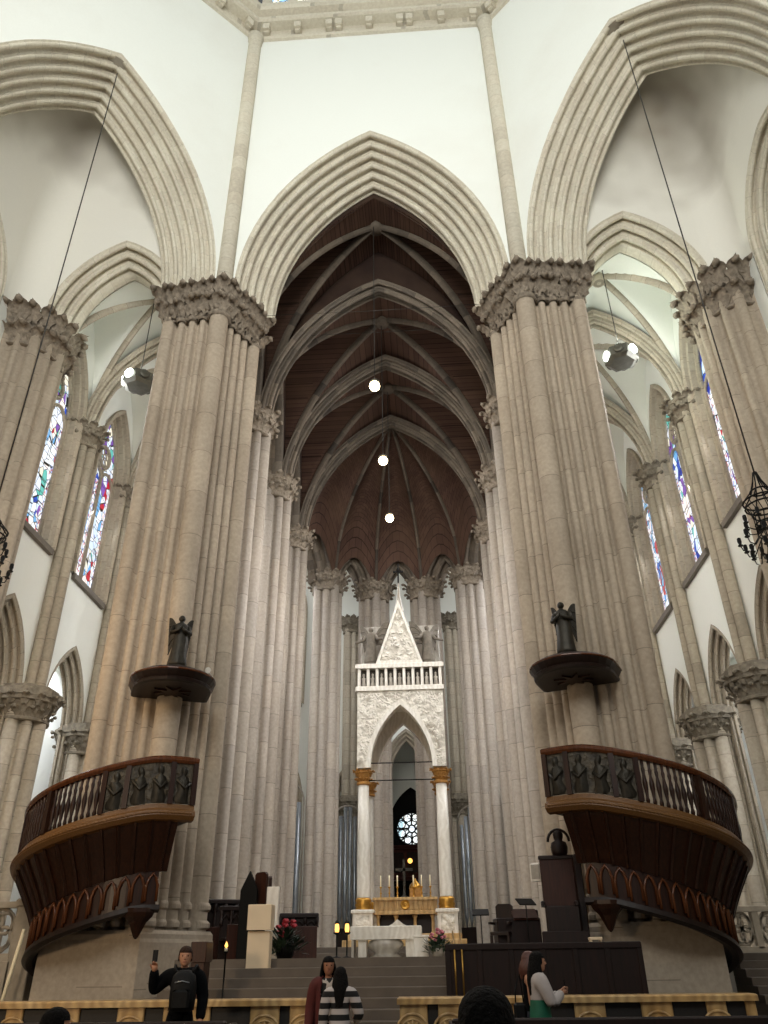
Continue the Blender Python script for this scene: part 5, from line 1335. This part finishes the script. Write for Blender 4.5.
def person(label,loc,rz,h,L=None,R=None,seated=False,turn=0,skin='skin',female=True,garm=(),hair='short',hmat='hair_black',stature=1):
    """local frame: the person faces +Y, right hand on +X"""
    t=thing('person',label,'person',loc,rz)
    J={}; E=[]; rad={}
    def j(n,x,y,z,r,par=None): J[n]=Vector((x,y,z))*h; rad[n]=r*h; E.append((par,n)) if par else None
    zp=.525 if not seated else .30
    sh=.108 if female else .122; dz=zp-.525
    j('pelvis',0,0,.53+dz,.078); j('waist',0,0,.615+dz,.066 if female else .072,'pelvis'); j('chest',0,.005,.715+dz,.078 if female else .084,'waist'); j('upper',0,0,.79+dz,.055,'chest'); j('neck',0,.0,.835+dz,.03,'upper'); j('skull',0,.006,.88+dz,.03,'neck')
    arms={}
    for sx,n,A in ((1,'r',R),(-1,'l',L)):
        e,w=A if A else ((sh+.035,-.01,.625+dz),(sh+.045,.03,.485+dz))
        if A: e=(sx*e[0],e[1],e[2]+dz); w=(sx*w[0],w[1],w[2]+dz)
        else: e=(sx*e[0],e[1],e[2]); w=(sx*w[0],w[1],w[2])
        j('sh_'+n,sx*sh,0,.795+dz,.042,'upper'); j('el_'+n,*e,.027,'sh_'+n); j('wr_'+n,*w,.018,'el_'+n)
        if not seated:
            j('hip_'+n,sx*.05,0,.49,.062,'pelvis'); j('kn_'+n,sx*.055,.01,.28,.038,'hip_'+n); j('an_'+n,sx*.055,-.005,.045,.024,'kn_'+n); j('to_'+n,sx*.06,.095,.018,.018,'an_'+n)
        else:
            j('hip_'+n,sx*.055,.04,.285,.062,'pelvis'); j('kn_'+n,sx*.06,.27,.28,.04,'hip_'+n); j('an_'+n,sx*.06,.27,.045,.025,'kn_'+n); j('to_'+n,sx*.06,.36,.018,.018,'an_'+n)
    names=list(J); me=bpy.data.meshes.new('tmp'); me.from_pydata([J[n] for n in names],[(names.index(a),names.index(b)) for a,b in E],[])
    ob=bpy.data.objects.new('tmp',me); C.objects.link(ob)
    ob.modifiers.new('s','SKIN'); ss=ob.modifiers.new('u','SUBSURF'); ss.levels=2; ss.render_levels=2
    for i,n in enumerate(names):
        d=me.skin_vertices[0].data[i]; ry=.82 if n in('pelvis','waist','chest','upper') else 1
        d.radius=(rad[n],rad[n]*ry); d.use_root=(n=='pelvis')
    dg=bpy.context.evaluated_depsgraph_get(); ev=ob.evaluated_get(dg); m2=ev.to_mesh()
    V=[v.co.copy() for v in m2.vertices]; NR=[v.normal.copy() for v in m2.vertices]; F=[tuple(p.vertices) for p in m2.polygons]
    ev.to_mesh_clear(); bpy.data.objects.remove(ob); bpy.data.meshes.remove(me)
    def part_of(c):
        best=None
        for a,b in E:
            dd=seg_d(c,J[a],J[b])/((rad[a]+rad[b])/2)
            if best is None or dd<best[0]: best=(dd,b)
        return best[1]
    lab=[part_of(sum((V[i] for i in f),Vector())/len(f)) for f in F]
    mb=MB(); mb.v=[tuple(v) for v in V]
    for f in F: mb.face(f,None,True)
    # head with a face
    hc=Vector((0,.012*h,.925*h+dz*h)); Hh=.068*h
    T=Matrix.Translation(hc)@Matrix.Rotation(turn,4,'Z')
    rows=[]
    for z,w,f,b in ((-1.0,.14,.52,-.25),(-.92,.36,.74,-.1),(-.72,.50,.80,.28),(-.45,.60,.83,.55),(-.15,.68,.85,.74),(.15,.72,.86,.84),(.45,.70,.80,.86),(.72,.58,.62,.74),(.9,.36,.36,.48),(1.0,.05,.05,.08)):
        r=[]
        for q in range(16):
            a=2*PI*q/16; cx=math.cos(a); sy=math.sin(a)
            yy=(f if sy>0 else b)*sy; r.append(tuple(T@Vector((w*cx*Hh,(yy)*Hh*1.05,z*Hh))))
        rows.append(r)
    mb.grid(rows,True,cap0=True,cap1=True)
    def hp(x,y,z): return tuple(T@Vector((x*Hh,y*Hh,z*Hh)))
    mb.tube([hp(0,.84,.12),hp(0,1.0,-.22),hp(0,.86,-.3)],[.07*Hh,.13*Hh,.1*Hh],6)            # nose
    for sx in (-1,1):
        mb.ball(hp(sx*.72,-.08,-.05),.2*Hh,6,5,(.35,.7,1.15))                                  # ears
        mb.tube([hp(sx*.12,.86,.2),hp(sx*.42,.78,.2)],.055*Hh,5)                               # brow
    # hands: palm, four fingers and a thumb
    for sx,n in ((1,'r'),(-1,'l')):
        w=J['wr_'+n]; d=(w-J['el_'+n]).normalized(); sd=d.cross(Vector((0,1,0))); sd=(sd if sd.length>.2 else Vector((1,0,0))).normalized(); up=sd.cross(d).normalized()
        pc=w+d*.030*h; mb.tube([w-d*.004*h,w+d*.02*h,w+d*.05*h],[.017*h,.024*h,.021*h],8)
        for k,ln in enumerate((.036,.042,.040,.032)):
            o=(k-1.5)*.0115*h; b0=w+d*.046*h+sd*o; mid=b0+d*ln*.55*h+up*.004*h; tip=mid+d*ln*.4*h+up*.016*h
            mb.tube([b0,mid,tip],[.0062*h,.0056*h,.0045*h],5)
        b0=w+d*.016*h-sd*.02*h; mb.tube([b0,b0+d*.018*h-sd*.013*h,b0+d*.036*h-sd*.014*h+up*.008*h],[.0075*h,.0065*h,.005*h],5)
    mb.build('body',skin,t)
    em=MB(); 
    for sx in (-1,1): em.ball(hp(sx*.27,.80,.05),.09*Hh,6,5,(1.3,.6,.8))
    em.build('eyes','dark_eye',t); em=MB(); em.tube([hp(-.22,.80,-.55),hp(0,.87,-.54),hp(.22,.80,-.55)],.05*Hh,5); em.build('mouth','lip',t)
    TOR=('waist','chest','upper','pelvis'); 
    def garment(name,mat,parts,off,zmin=-1,zmax=99,label=None,flare=0):
        fs=[f for f,l in zip(F,lab) if any(l==p or l.startswith(p) for p in parts) and zmin*h<=sum(V[i].z for i in f)/len(f)<=zmax*h]
        if not fs: return
        used=sorted({i for f in fs for i in f}); mp={v:k for k,v in enumerate(used)}; g=MB()
        for i in used:
            v=V[i]+NR[i]*off*h
            g.v.append(tuple(v))
        n=len(used); g.v+=[tuple(V[i]+NR[i]*(off*.3)*h) for i in used]
        cnt={}
        for f in fs:
            g.face([mp[i] for i in f],None,True)
            for a,b in zip(f,f[1:]+f[:1]): cnt[(a,b)]=1
        for (a,b) in cnt:
            if (b,a) not in cnt: g.face([mp[b],mp[a],mp[a]+n,mp[b]+n])
        return g.build(name,mat,t,label)
    for gname,mat,parts,off,zmin,zmax in garm: garment(gname,mat,parts,off,zmin,zmax)
    def skirt(name,mat,z0,z1,r0,r1):
        g=MB(); n=20; g.grid([[(r*math.cos(q*2*PI/n)*(1+.05*math.sin(5*q)*k)*h,.82*r*math.sin(q*2*PI/n)*(1+.05*math.sin(5*q)*k)*h,z*h) for q in range(n)] for k,(r,z) in enumerate(((r0,z1),((r0+r1)/2*1.02,(z0+z1)/2),(r1,z0),(r1-.012,z0+.005)))],True); return g.build(name,mat,t)
    # hair
    hm=MB()
    def cap(z0f,back,thick=1.13):
        rows=[]
        for k in range(9):
            u=k/8; r=[]
            for q in range(21):
                a=PI*(-.18)+PI*1.36*q/20          # round the back, from temple to temple (a=0 is +X, -Y is the back)
                a=-a
                cx=math.cos(a); sy=math.sin(a); front=max(0,sy)
                zlo=lerp(-back,z0f,min(1,max(0,(sy+.15)/.75)))
                z=lerp(zlo,1.02,u); zz=max(-1,min(1,z)); w=math.sqrt(max(.0,1-(max(zz,0)**2.4)))*.80*thick*(1 if z>-.2 else 1)
                r.append(hp(w*cx*.92,w*1.05*sy-.06,z*1.05))
            rows.append(r)
        hm.grid(rows,smooth=True); 
        top=[]
        # crown and fringe
        for k in range(6):
            e=PI/2*k/5; top.append([hp(.84*math.cos(e)*math.cos(b)*.92,.90*math.cos(e)*math.sin(b)-.02,.36+.74*math.sin(e)) for b in [2*PI*q/24 for q in range(24)]])
        hm.grid(top,True,smooth=True)
    if hair=='short': cap(.25,.45,1.08)
    else:
        cap(-.1,.8,1.12); ln={'long':3.4,'mid':1.9}[hair]
        rows=[]
        for k in range(8):
            u=k/7; z=.2-u*(ln+.2)*1.0; wd=.86+.22*math.sin(PI*min(1,u*1.1))-.25*max(0,u-.7); r=[]
            for q in range(19):
                a=-(PI*(-.12)+PI*1.24*q/18); r.append(hp(wd*math.cos(a)*(1+.03*math.sin(q*2.7)),(wd*(.95+.25*u)*math.sin(a)-.12-.20*u)*(1+.03*math.sin(q*2.7+1)),z+.08*math.sin(q*1.9)*(u>.9)))
            rows.append(r)
        inner=[[tuple(Vector(p)*1+(Vector(hc)-Vector((p[0],p[1],0))-Vector((0,0,hc.z))).normalized()*.014*h) for p in r] for r in rows]
        hm.grid(rows,smooth=True); hm.grid(inner,smooth=True,flip=True)
        for e in (0,-1): hm.grid([[r[e] for r in rows],[r[e] for r in inner]],smooth=False)
        hm.grid([rows[-1],inner[-1]],smooth=False)
    hm.build('hair',hmat,t)
    t['_h']=h; 
    return t,J,skirt,hp
ARM=('el_','wr_'); LEG=('hip','kn_','an_'); TORSO=('waist','chest','upper','sh_','pelvis')
def jacket(mat,off=.014,z=.45,dz=0): return ('jacket',mat,TORSO+('el_','wr_'),off,z+dz,.835+dz)
def trousers(mat,off=.010): return ('trousers',mat,('pelvis',)+LEG,off,.05,.56)
def shoes(): return ('shoe','shoe',('to_','an_'),.008,0,.062)
# the man taking a picture of himself
pm,Jm,_,_=person('man in black, backpack on his chest, holding up a phone',(-2.12,12.5,0),PI,1.82,
    R=((.225,.02,.70),(.205,.10,.83)),L=((.165,.0,.655),(.17,.05,.52)),female=False,turn=.25,skin='skin',hair='short',hmat='hair_brown',
    garm=[jacket('black_cloth',.018,.44),trousers('black_cloth'),shoes()])
t=thing('phone','black phone held up by the man in black','phone',(0,0,0)); 
wr=Jm['wr_r']; el=Jm['el_r']; d=(wr-el).normalized(); hand=wr+d*.085*1.82; wp=Matrix.Translation((-2.12,12.5,0))@Matrix.Rotation(PI,4,'Z')@hand
t.location=wp+Vector((0,-.025,.0)); m=MB(); m.bbox(-.037,.037,-.005,.005,-.02,.125,.004); m.build('phone_body','phone',t); m=MB(); m.box(-.032,.032,.0045,.0065,-.01,.118); m.build('screen','dark_eye',t)
t=thing('backpack','black nylon backpack worn on the chest of the man in black','backpack',(-2.05,12.29,1.27),.08)
m=MB(); rows=[]
for z,w,dp in ((-.24,.13,.07),(-.22,.165,.10),(-.08,.175,.125),(.08,.17,.12),(.18,.15,.10),(.235,.10,.07),(.25,.04,.03)):
    rows.append([(w*math.copysign(abs(math.cos(a))**.55,math.cos(a)),dp*math.copysign(abs(math.sin(a))**.6,math.sin(a)),z) for a in [2*PI*q/20 for q in range(20)]])
m.grid(rows,True,cap0=True,cap1=True); m.build('bag','nylon',t)
m=MB(); m.bbox(-.12,.12,-.165,-.1,-.19,.02,.03); m.build('front_pocket','nylon',t); m=MB(); m.tube([(-.1,-.125,.1),(0,-.14,.12),(.1,-.125,.1)],.006,5); m.build('zip','pipe',t)
for sx in (-1,1): m=MB(); m.tube([(sx*.11,-.02,.22),(sx*.15,.04,.30),(sx*.15,.16,.26),(sx*.15,.2,.1)],.022,5); m.build('strap','nylon',t)
# two women on the steps' axis
def at(x,y,Y): pass
pw,Jw,sk,_=person('woman with long dark hair, maroon cardigan, facing the camera',(-.08,12.6,0),PI+.1,1.67,L=((.15,.02,.64),(.12,.13,.56)),female=True,turn=.1,skin='skin2',hair='long',
    garm=[('top','leopard',('waist','chest','upper','pelvis'),.012,.46,.83),('cardigan','maroon_cloth',('sh_','el_','wr_'),.020,.46,.84),trousers('black_cloth'),shoes()])
m=MB(); H_=1.67
for sx in (-1,1):                                       # open fronts and back of the cardigan
    m.grid([[(sx*(.06+.05*u)*H_,(.072*(1-u**3))*H_,z*H_) for u in (0,.33,.66,1)] for z in (.80,.7,.6,.5,.42)],smooth=True)
    m.grid([[(sx*(.06+.05*u)*H_,(.082*(1-u**3)+.004)*H_,z*H_) for u in (0,.33,.66,1)] for z in (.80,.7,.6,.5,.42)],smooth=True,flip=True)
m.grid([[(.115*math.cos(a)*H_,-.088*math.sin(a)*H_,z*H_) for a in [PI*q/10 for q in range(11)]] for z in (.82,.7,.56,.42)],smooth=True)
m.build('cardigan_body','maroon_cloth',pw)
person('woman with long black hair in a black and white striped top, seen from behind',(.14,12.15,0),.05,1.54,R=((.17,.0,.64),(.14,.12,.60)),female=True,skin='skin2',hair='long',
    garm=[('striped_top','striped',TORSO+('el_','wr_'),.017,.45,.84),trousers('black_cloth'),shoes()])
# woman in the pale jacket, in profile, and the one half hidden behind her
pc,Jc,sk,_=person('woman in a pale grey jacket and green skirt, in profile with hands raised',(2.82,12.45,0),-PI/2+.15,1.69,R=((.13,.07,.63),(.045,.17,.70)),L=((.13,.07,.63),(.06,.17,.69)),female=True,skin='skin',hair='long',hmat='hair_black',
    garm=[('jacket','jacket_pale',TORSO+('el_','wr_'),.018,.635,.835),trousers('black_cloth'),shoes()])
sk('skirt','green_cloth',.30,.66,.088,.125)
m=MB(); o=Vector((2.82,12.45,0)); q=Matrix.Translation(o)@Matrix.Rotation(-PI/2+.15,4,'Z')@(Jc['wr_r']+(Jc['wr_r']-Jc['el_r']).normalized()*.12)
t=thing('phone','dark phone in the hands of the woman in the pale jacket','phone',tuple(q)); m=MB(); m.bbox(-.005,.005,-.036,.036,-.03,.11,.003); m.build('phone_body','phone',t)
person('woman with auburn hair and bare arm, half hidden behind the pale jacket',(2.76,12.95,0),-PI/2,1.70,female=True,skin='skin',hair='mid',hmat='hair_red',
    garm=[('sleeveless_top','black_cloth',('waist','chest','upper','pelvis'),.012,.48,.83),trousers('jeans'),shoes()])
t=thing('handbag','small black handbag hanging beside the woman in the pale jacket','bag',(2.55,12.62,.96)); m=MB(); m.bbox(-.07,.1,-.06,.06,-.13,.12,.03); m.build('bag','nylon',t); m=MB(); m.tube([(-.04,0,.12),(-.02,.04,.3),(.05,.08,.45),(.07,0,.12)],.01,5); m.build('handle','nylon',t)
# nearest heads
person('person with short dark hair nearest the camera, seen from behind',(1.625,2.62,0),.05,1.535,female=False,skin='skin2',hair='short',hmat='hair_black',garm=[jacket('black_cloth'),trousers('jeans'),shoes()])
person('dark-haired person sitting low at the bottom left edge',(-1.36,6.62,.0),-.5,1.72,seated=True,female=False,skin='skin',hair='short',hmat='hair_black',turn=-.5,garm=[('jacket','black_cloth',TORSO+('el_','wr_'),.014,.24,.61),('trousers','black_cloth',('pelvis',)+LEG,.01,.05,.36),shoes()])
# ================================================================== HANGING LAMPS, CHANDELIERS, WIRES
M['lampglass']=plain('glowing_lamp_glass','#fff0d4',.4,emit='#ffe3b0',es=14)
M['floodglass']=plain('glowing_floodlight','#ffffff',.3,emit='#f4fff6',es=12)
M['lampmetal']=plain('grey_lamp_metal','#5b5a52',.45,.6,.15)
M['wire']=plain('thin_steel_wire','#3a3733',.5,.6,.1)
labs=['round hanging lamp nearest in the choir vault, highest in the photo','middle one of the three round lamps hanging in the choir','farthest and lowest of the three round lamps hanging in the choir']
for y,l,zk in zip((22.5,27.5,32.5),labs,(29.0,29.2,29.2)):
    t=thing('hanging_lamp',l,'lamp',(-.05,y,20.2),0,'round lamps of the choir')
    m=MB(); m.ball((0,0,0),.2,14,10); m.build('globe','lampglass',t,'glowing globe'); m=MB(); m.lathe([(.16,.14),(.2,.2),(.1,.26),(.03,.34)],n=12); m.build('cap','lampmetal',t); m=MB(); m.tube([(0,0,.3),(0,0,zk-20.2)],.018,5); m.build('cable','wire',t)
def flood(label,x,y,z,zk,rz,lit):
    t=thing('hanging_floodlight',label,'lamp',(x,y,z),rz,'six-sided floodlight clusters')
    m=MB(); m.lathe([(.5,.25),(.62,.18),(.62,-.2),(.45,-.3),(.1,-.32)],n=6,smooth=False); m.build('housing','lampmetal',t)
    for k in range(6):
        a=PI/6+k*PI/3; m=MB(); c=Vector((.56*math.cos(a),.56*math.sin(a),0)); R_=Matrix.Translation(c)@Matrix.Rotation(a,4,'Z')@Matrix.Rotation(PI/2,4,'Y')
        b=MB(); b.lathe([(.19,-.02),(.19,.05),(.15,.07),(.0,.07)],n=10); m.add(b,R_); m.build('lens','floodglass' if k in lit else 'lampmetal',t,'lit lens' if k in lit else None)
    m=MB(); m.tube([(0,0,.2),(0,0,zk-z)],.02,5); m.build('cable','wire',t)
flood('six-sided floodlight hanging in the right aisle, its lenses lit',9.2,22.5,21.0,25.6,PI/6-.9,(3,5))
flood('six-sided floodlight hanging in the left aisle, dark side towards the camera',-9.15,22.5,21.0,25.6,PI/6+1.2,(1,2))
def chandelier(label,x,y,z):
    t=thing('chandelier',label,'chandelier',(x,y,z),0,'wrought iron chandeliers')
    m=MB(); 
    for k in range(8):
        a=k*PI/4; m.tube([(.04*math.cos(a),.04*math.sin(a),2.15),(.1*math.cos(a),.1*math.sin(a),1.9),(.22*math.cos(a),.22*math.sin(a),1.6),(.44*math.cos(a),.44*math.sin(a),1.35)],.016,5)
    for r,zz in ((.44,1.35),(.42,1.2),(.22,1.62)): m.tube([(r*math.cos(q*PI/8),r*math.sin(q*PI/8),zz) for q in range(16)],.022,5,closed=True)
    m.build('crown','black_iron',t)
    m=MB(); 
    for q in range(16):
        a=q*PI/8; m.tube([(.43*math.cos(a),.43*math.sin(a),1.35),(.30*math.cos(a+.2),.30*math.sin(a+.2),1.0),(.30*math.cos(a),.30*math.sin(a),.5)],.012,4)
    for r,zz in ((.31,1.0),(.30,.75),(.3,.5)): m.tube([(r*math.cos(q*PI/8),r*math.sin(q*PI/8),zz) for q in range(16)],.018,5,closed=True)
    m.build('basket','black_iron',t)
    for tier,(r,zz,n) in enumerate(((.52,.78,8),(.72,.30,10),(.55,.02,8))):
        for k in range(n):
            a=2*PI*(k+.5*tier)/n; m=MB(); c,s_=math.cos(a),math.sin(a)
            m.tube([(.28*c,.28*s_,.6-.12*tier),(.45*r/.6*c,.45*r/.6*s_,zz-.16),(r*.95*c,r*.95*s_,zz-.12),(r*c,r*s_,zz)],.014,5); m.lathe([(.05,zz),(.065,zz+.02),(.03,zz+.04),(.05,zz+.12),(.045,zz+.2),(.02,zz+.22)],(r*c,r*s_,0),7); m.build('candle_arm','black_iron',t)
    m=MB(); m.lathe([(.02,-.3),(.08,-.22),(.04,-.12),(.12,0),(.04,.1),(.035,.9)],n=8); m.build('stem','black_iron',t)
    m=MB(); m.tube([(0,0,2.1),(0,0,20.8)],.02,5); m.build('chain','wire',t)
chandelier('black wrought iron chandelier at the right edge, in front of the right window',9.5,16.0,9.45)
chandelier('black wrought iron chandelier just showing at the left edge',-9.13,15.95,9.5)
def cable(label,a,b): m=MB(); m.tube([a,tuple((Vector(a)+Vector(b))/2-Vector((0,0,.05))),b],.012,4); return tag(m.build('stretched_wire','wire'),label,'wire','wires across the choir arch')
cable('upper thin wire stretched across the choir arch',(-4.2,21.4,23.0),(4.2,21.4,23.0)); cable('lower thin wire stretched across the choir arch',(-4.6,24.9,25.2),(4.6,24.9,25.2))
# ================================================================== LIGHT AND CAMERA
def area(name,loc,target,sx,sy,power,col=(1,1,1)):
    l=bpy.data.lights.new(name,'AREA'); l.shape='RECTANGLE'; l.size=sx; l.size_y=sy; l.energy=power; l.color=col
    o=bpy.data.objects.new(name,l); C.objects.link(o); o.location=loc; l.spread=math.radians(125 if 'aisle' in name else 120 if 'nave' in name else 180)
    o.rotation_euler=(Vector(target)-Vector(loc)).to_track_quat('-Z','Y').to_euler(); return o
def point(name,loc,power,col=(1,.93,.8),r=.15):
    l=bpy.data.lights.new(name,'POINT'); l.energy=power; l.color=col; l.shadow_soft_size=r
    o=bpy.data.objects.new(name,l); C.objects.link(o); o.location=loc; return o
area('nave_warm_fill_left',(-9,1,4.2),(-6.5,19,2.2),1.2,1.2,270,(1,.74,.47))  # added unseen warm fill to brighten the left pier plinth
w=bpy.data.worlds.new('world'); bpy.context.scene.world=w; w.use_nodes=True
nt=w.node_tree; bg=nt.nodes['Background']; bg.inputs[1].default_value=.12; bg.inputs[0].default_value=(.93,.97,1,1)
area('dome_daylight',(0,4,52),(0,9,0),18,18,1750,(.92,1,.96))
area('nave_daylight',(0,-12,24),(0,20,28),22,14,5000,(.99,.99,.94))
area('transept_daylight_left',(-24,2,24),(6,16,20),10,14,1300,(1,.98,.95))
area('transept_daylight_right',(24,2,24),(-6,16,20),10,14,1300,(1,.98,.95))
for s,nm in ((-1,'left'),(1,'right')):
    for yy in (22.85,27.9,32.95): area('aisle_daylight_'+nm,(s*12.7,yy,18.3),(s*6,yy,15.5),1.9,6,1000 if s<0 else 1500,(.96,.98,1))
    area('ambulatory_daylight_'+nm,(s*8.5,41,22),(0,40,8),5,6,650,(.93,.95,1))
def spot(name,loc,target,power,ang,col=(1,.94,.84),r=.2,blend=.6):
    l=bpy.data.lights.new(name,'SPOT'); l.energy=power; l.color=col; l.shadow_soft_size=r; l.spot_size=math.radians(ang); l.spot_blend=blend
    o=bpy.data.objects.new(name,l); C.objects.link(o); o.location=loc; o.rotation_euler=(Vector(target)-Vector(loc)).to_track_quat('-Z','Y').to_euler(); return o
for y in (22.5,27.5,32.5):
    spot('choir_lamp_light',(0,y,19.75),(0,y+.01,0),600,110,(1,.95,.95))
    point('choir_lamp_glow',(-.05,y,19.8),230,(1,.93,.85),.2)
spot('choir_lamp_beam',(0,22.5,19.7),(.3,31,9),1000,46,(1,.98,.95))
for s,nm,p in ((-1,'left',90),(1,'right',360)): point('floodlight_glow_'+nm,(s*9.2,22.5,21.8),p,(.9,1,.9),.4)
for s,nm,p in ((-1,'left',520),(1,'right',30)): point('chandelier_glow_'+nm,(s*9.5,15.9,9.0),p,(1,.72,.44),.5)
for s,nm in ((-1,'left'),(1,'right')):
    for y in (22.5,27.5,32.5): area('chapel_daylight_'+nm,(s*14.2,y,13.2),(s*15.2,y,5),2.5,3,360,(.88,.91,1))
cam=bpy.data.cameras.new('camera'); co_=bpy.data.objects.new('camera',cam); C.objects.link(co_)
R=Matrix(((0.99796009,0.04172912,0.04831508),(0.06274757,-0.50167208,-0.86277915),(-0.01176469,0.86405081,-0.50326711)))
mw=R.to_4x4(); mw.translation=Vector((1.5,0,1.6)); co_.matrix_world=mw
cam.sensor_fit='HORIZONTAL'; cam.sensor_width=36; cam.lens=36*770/768; cam.clip_end=300
sc=bpy.context.scene; sc.camera=co_
sc.view_settings.view_transform='Standard'; sc.view_settings.look='None'; sc.view_settings.gamma=1; sc.view_settings.use_curve_mapping=False
sc.view_settings.exposure=-0.12
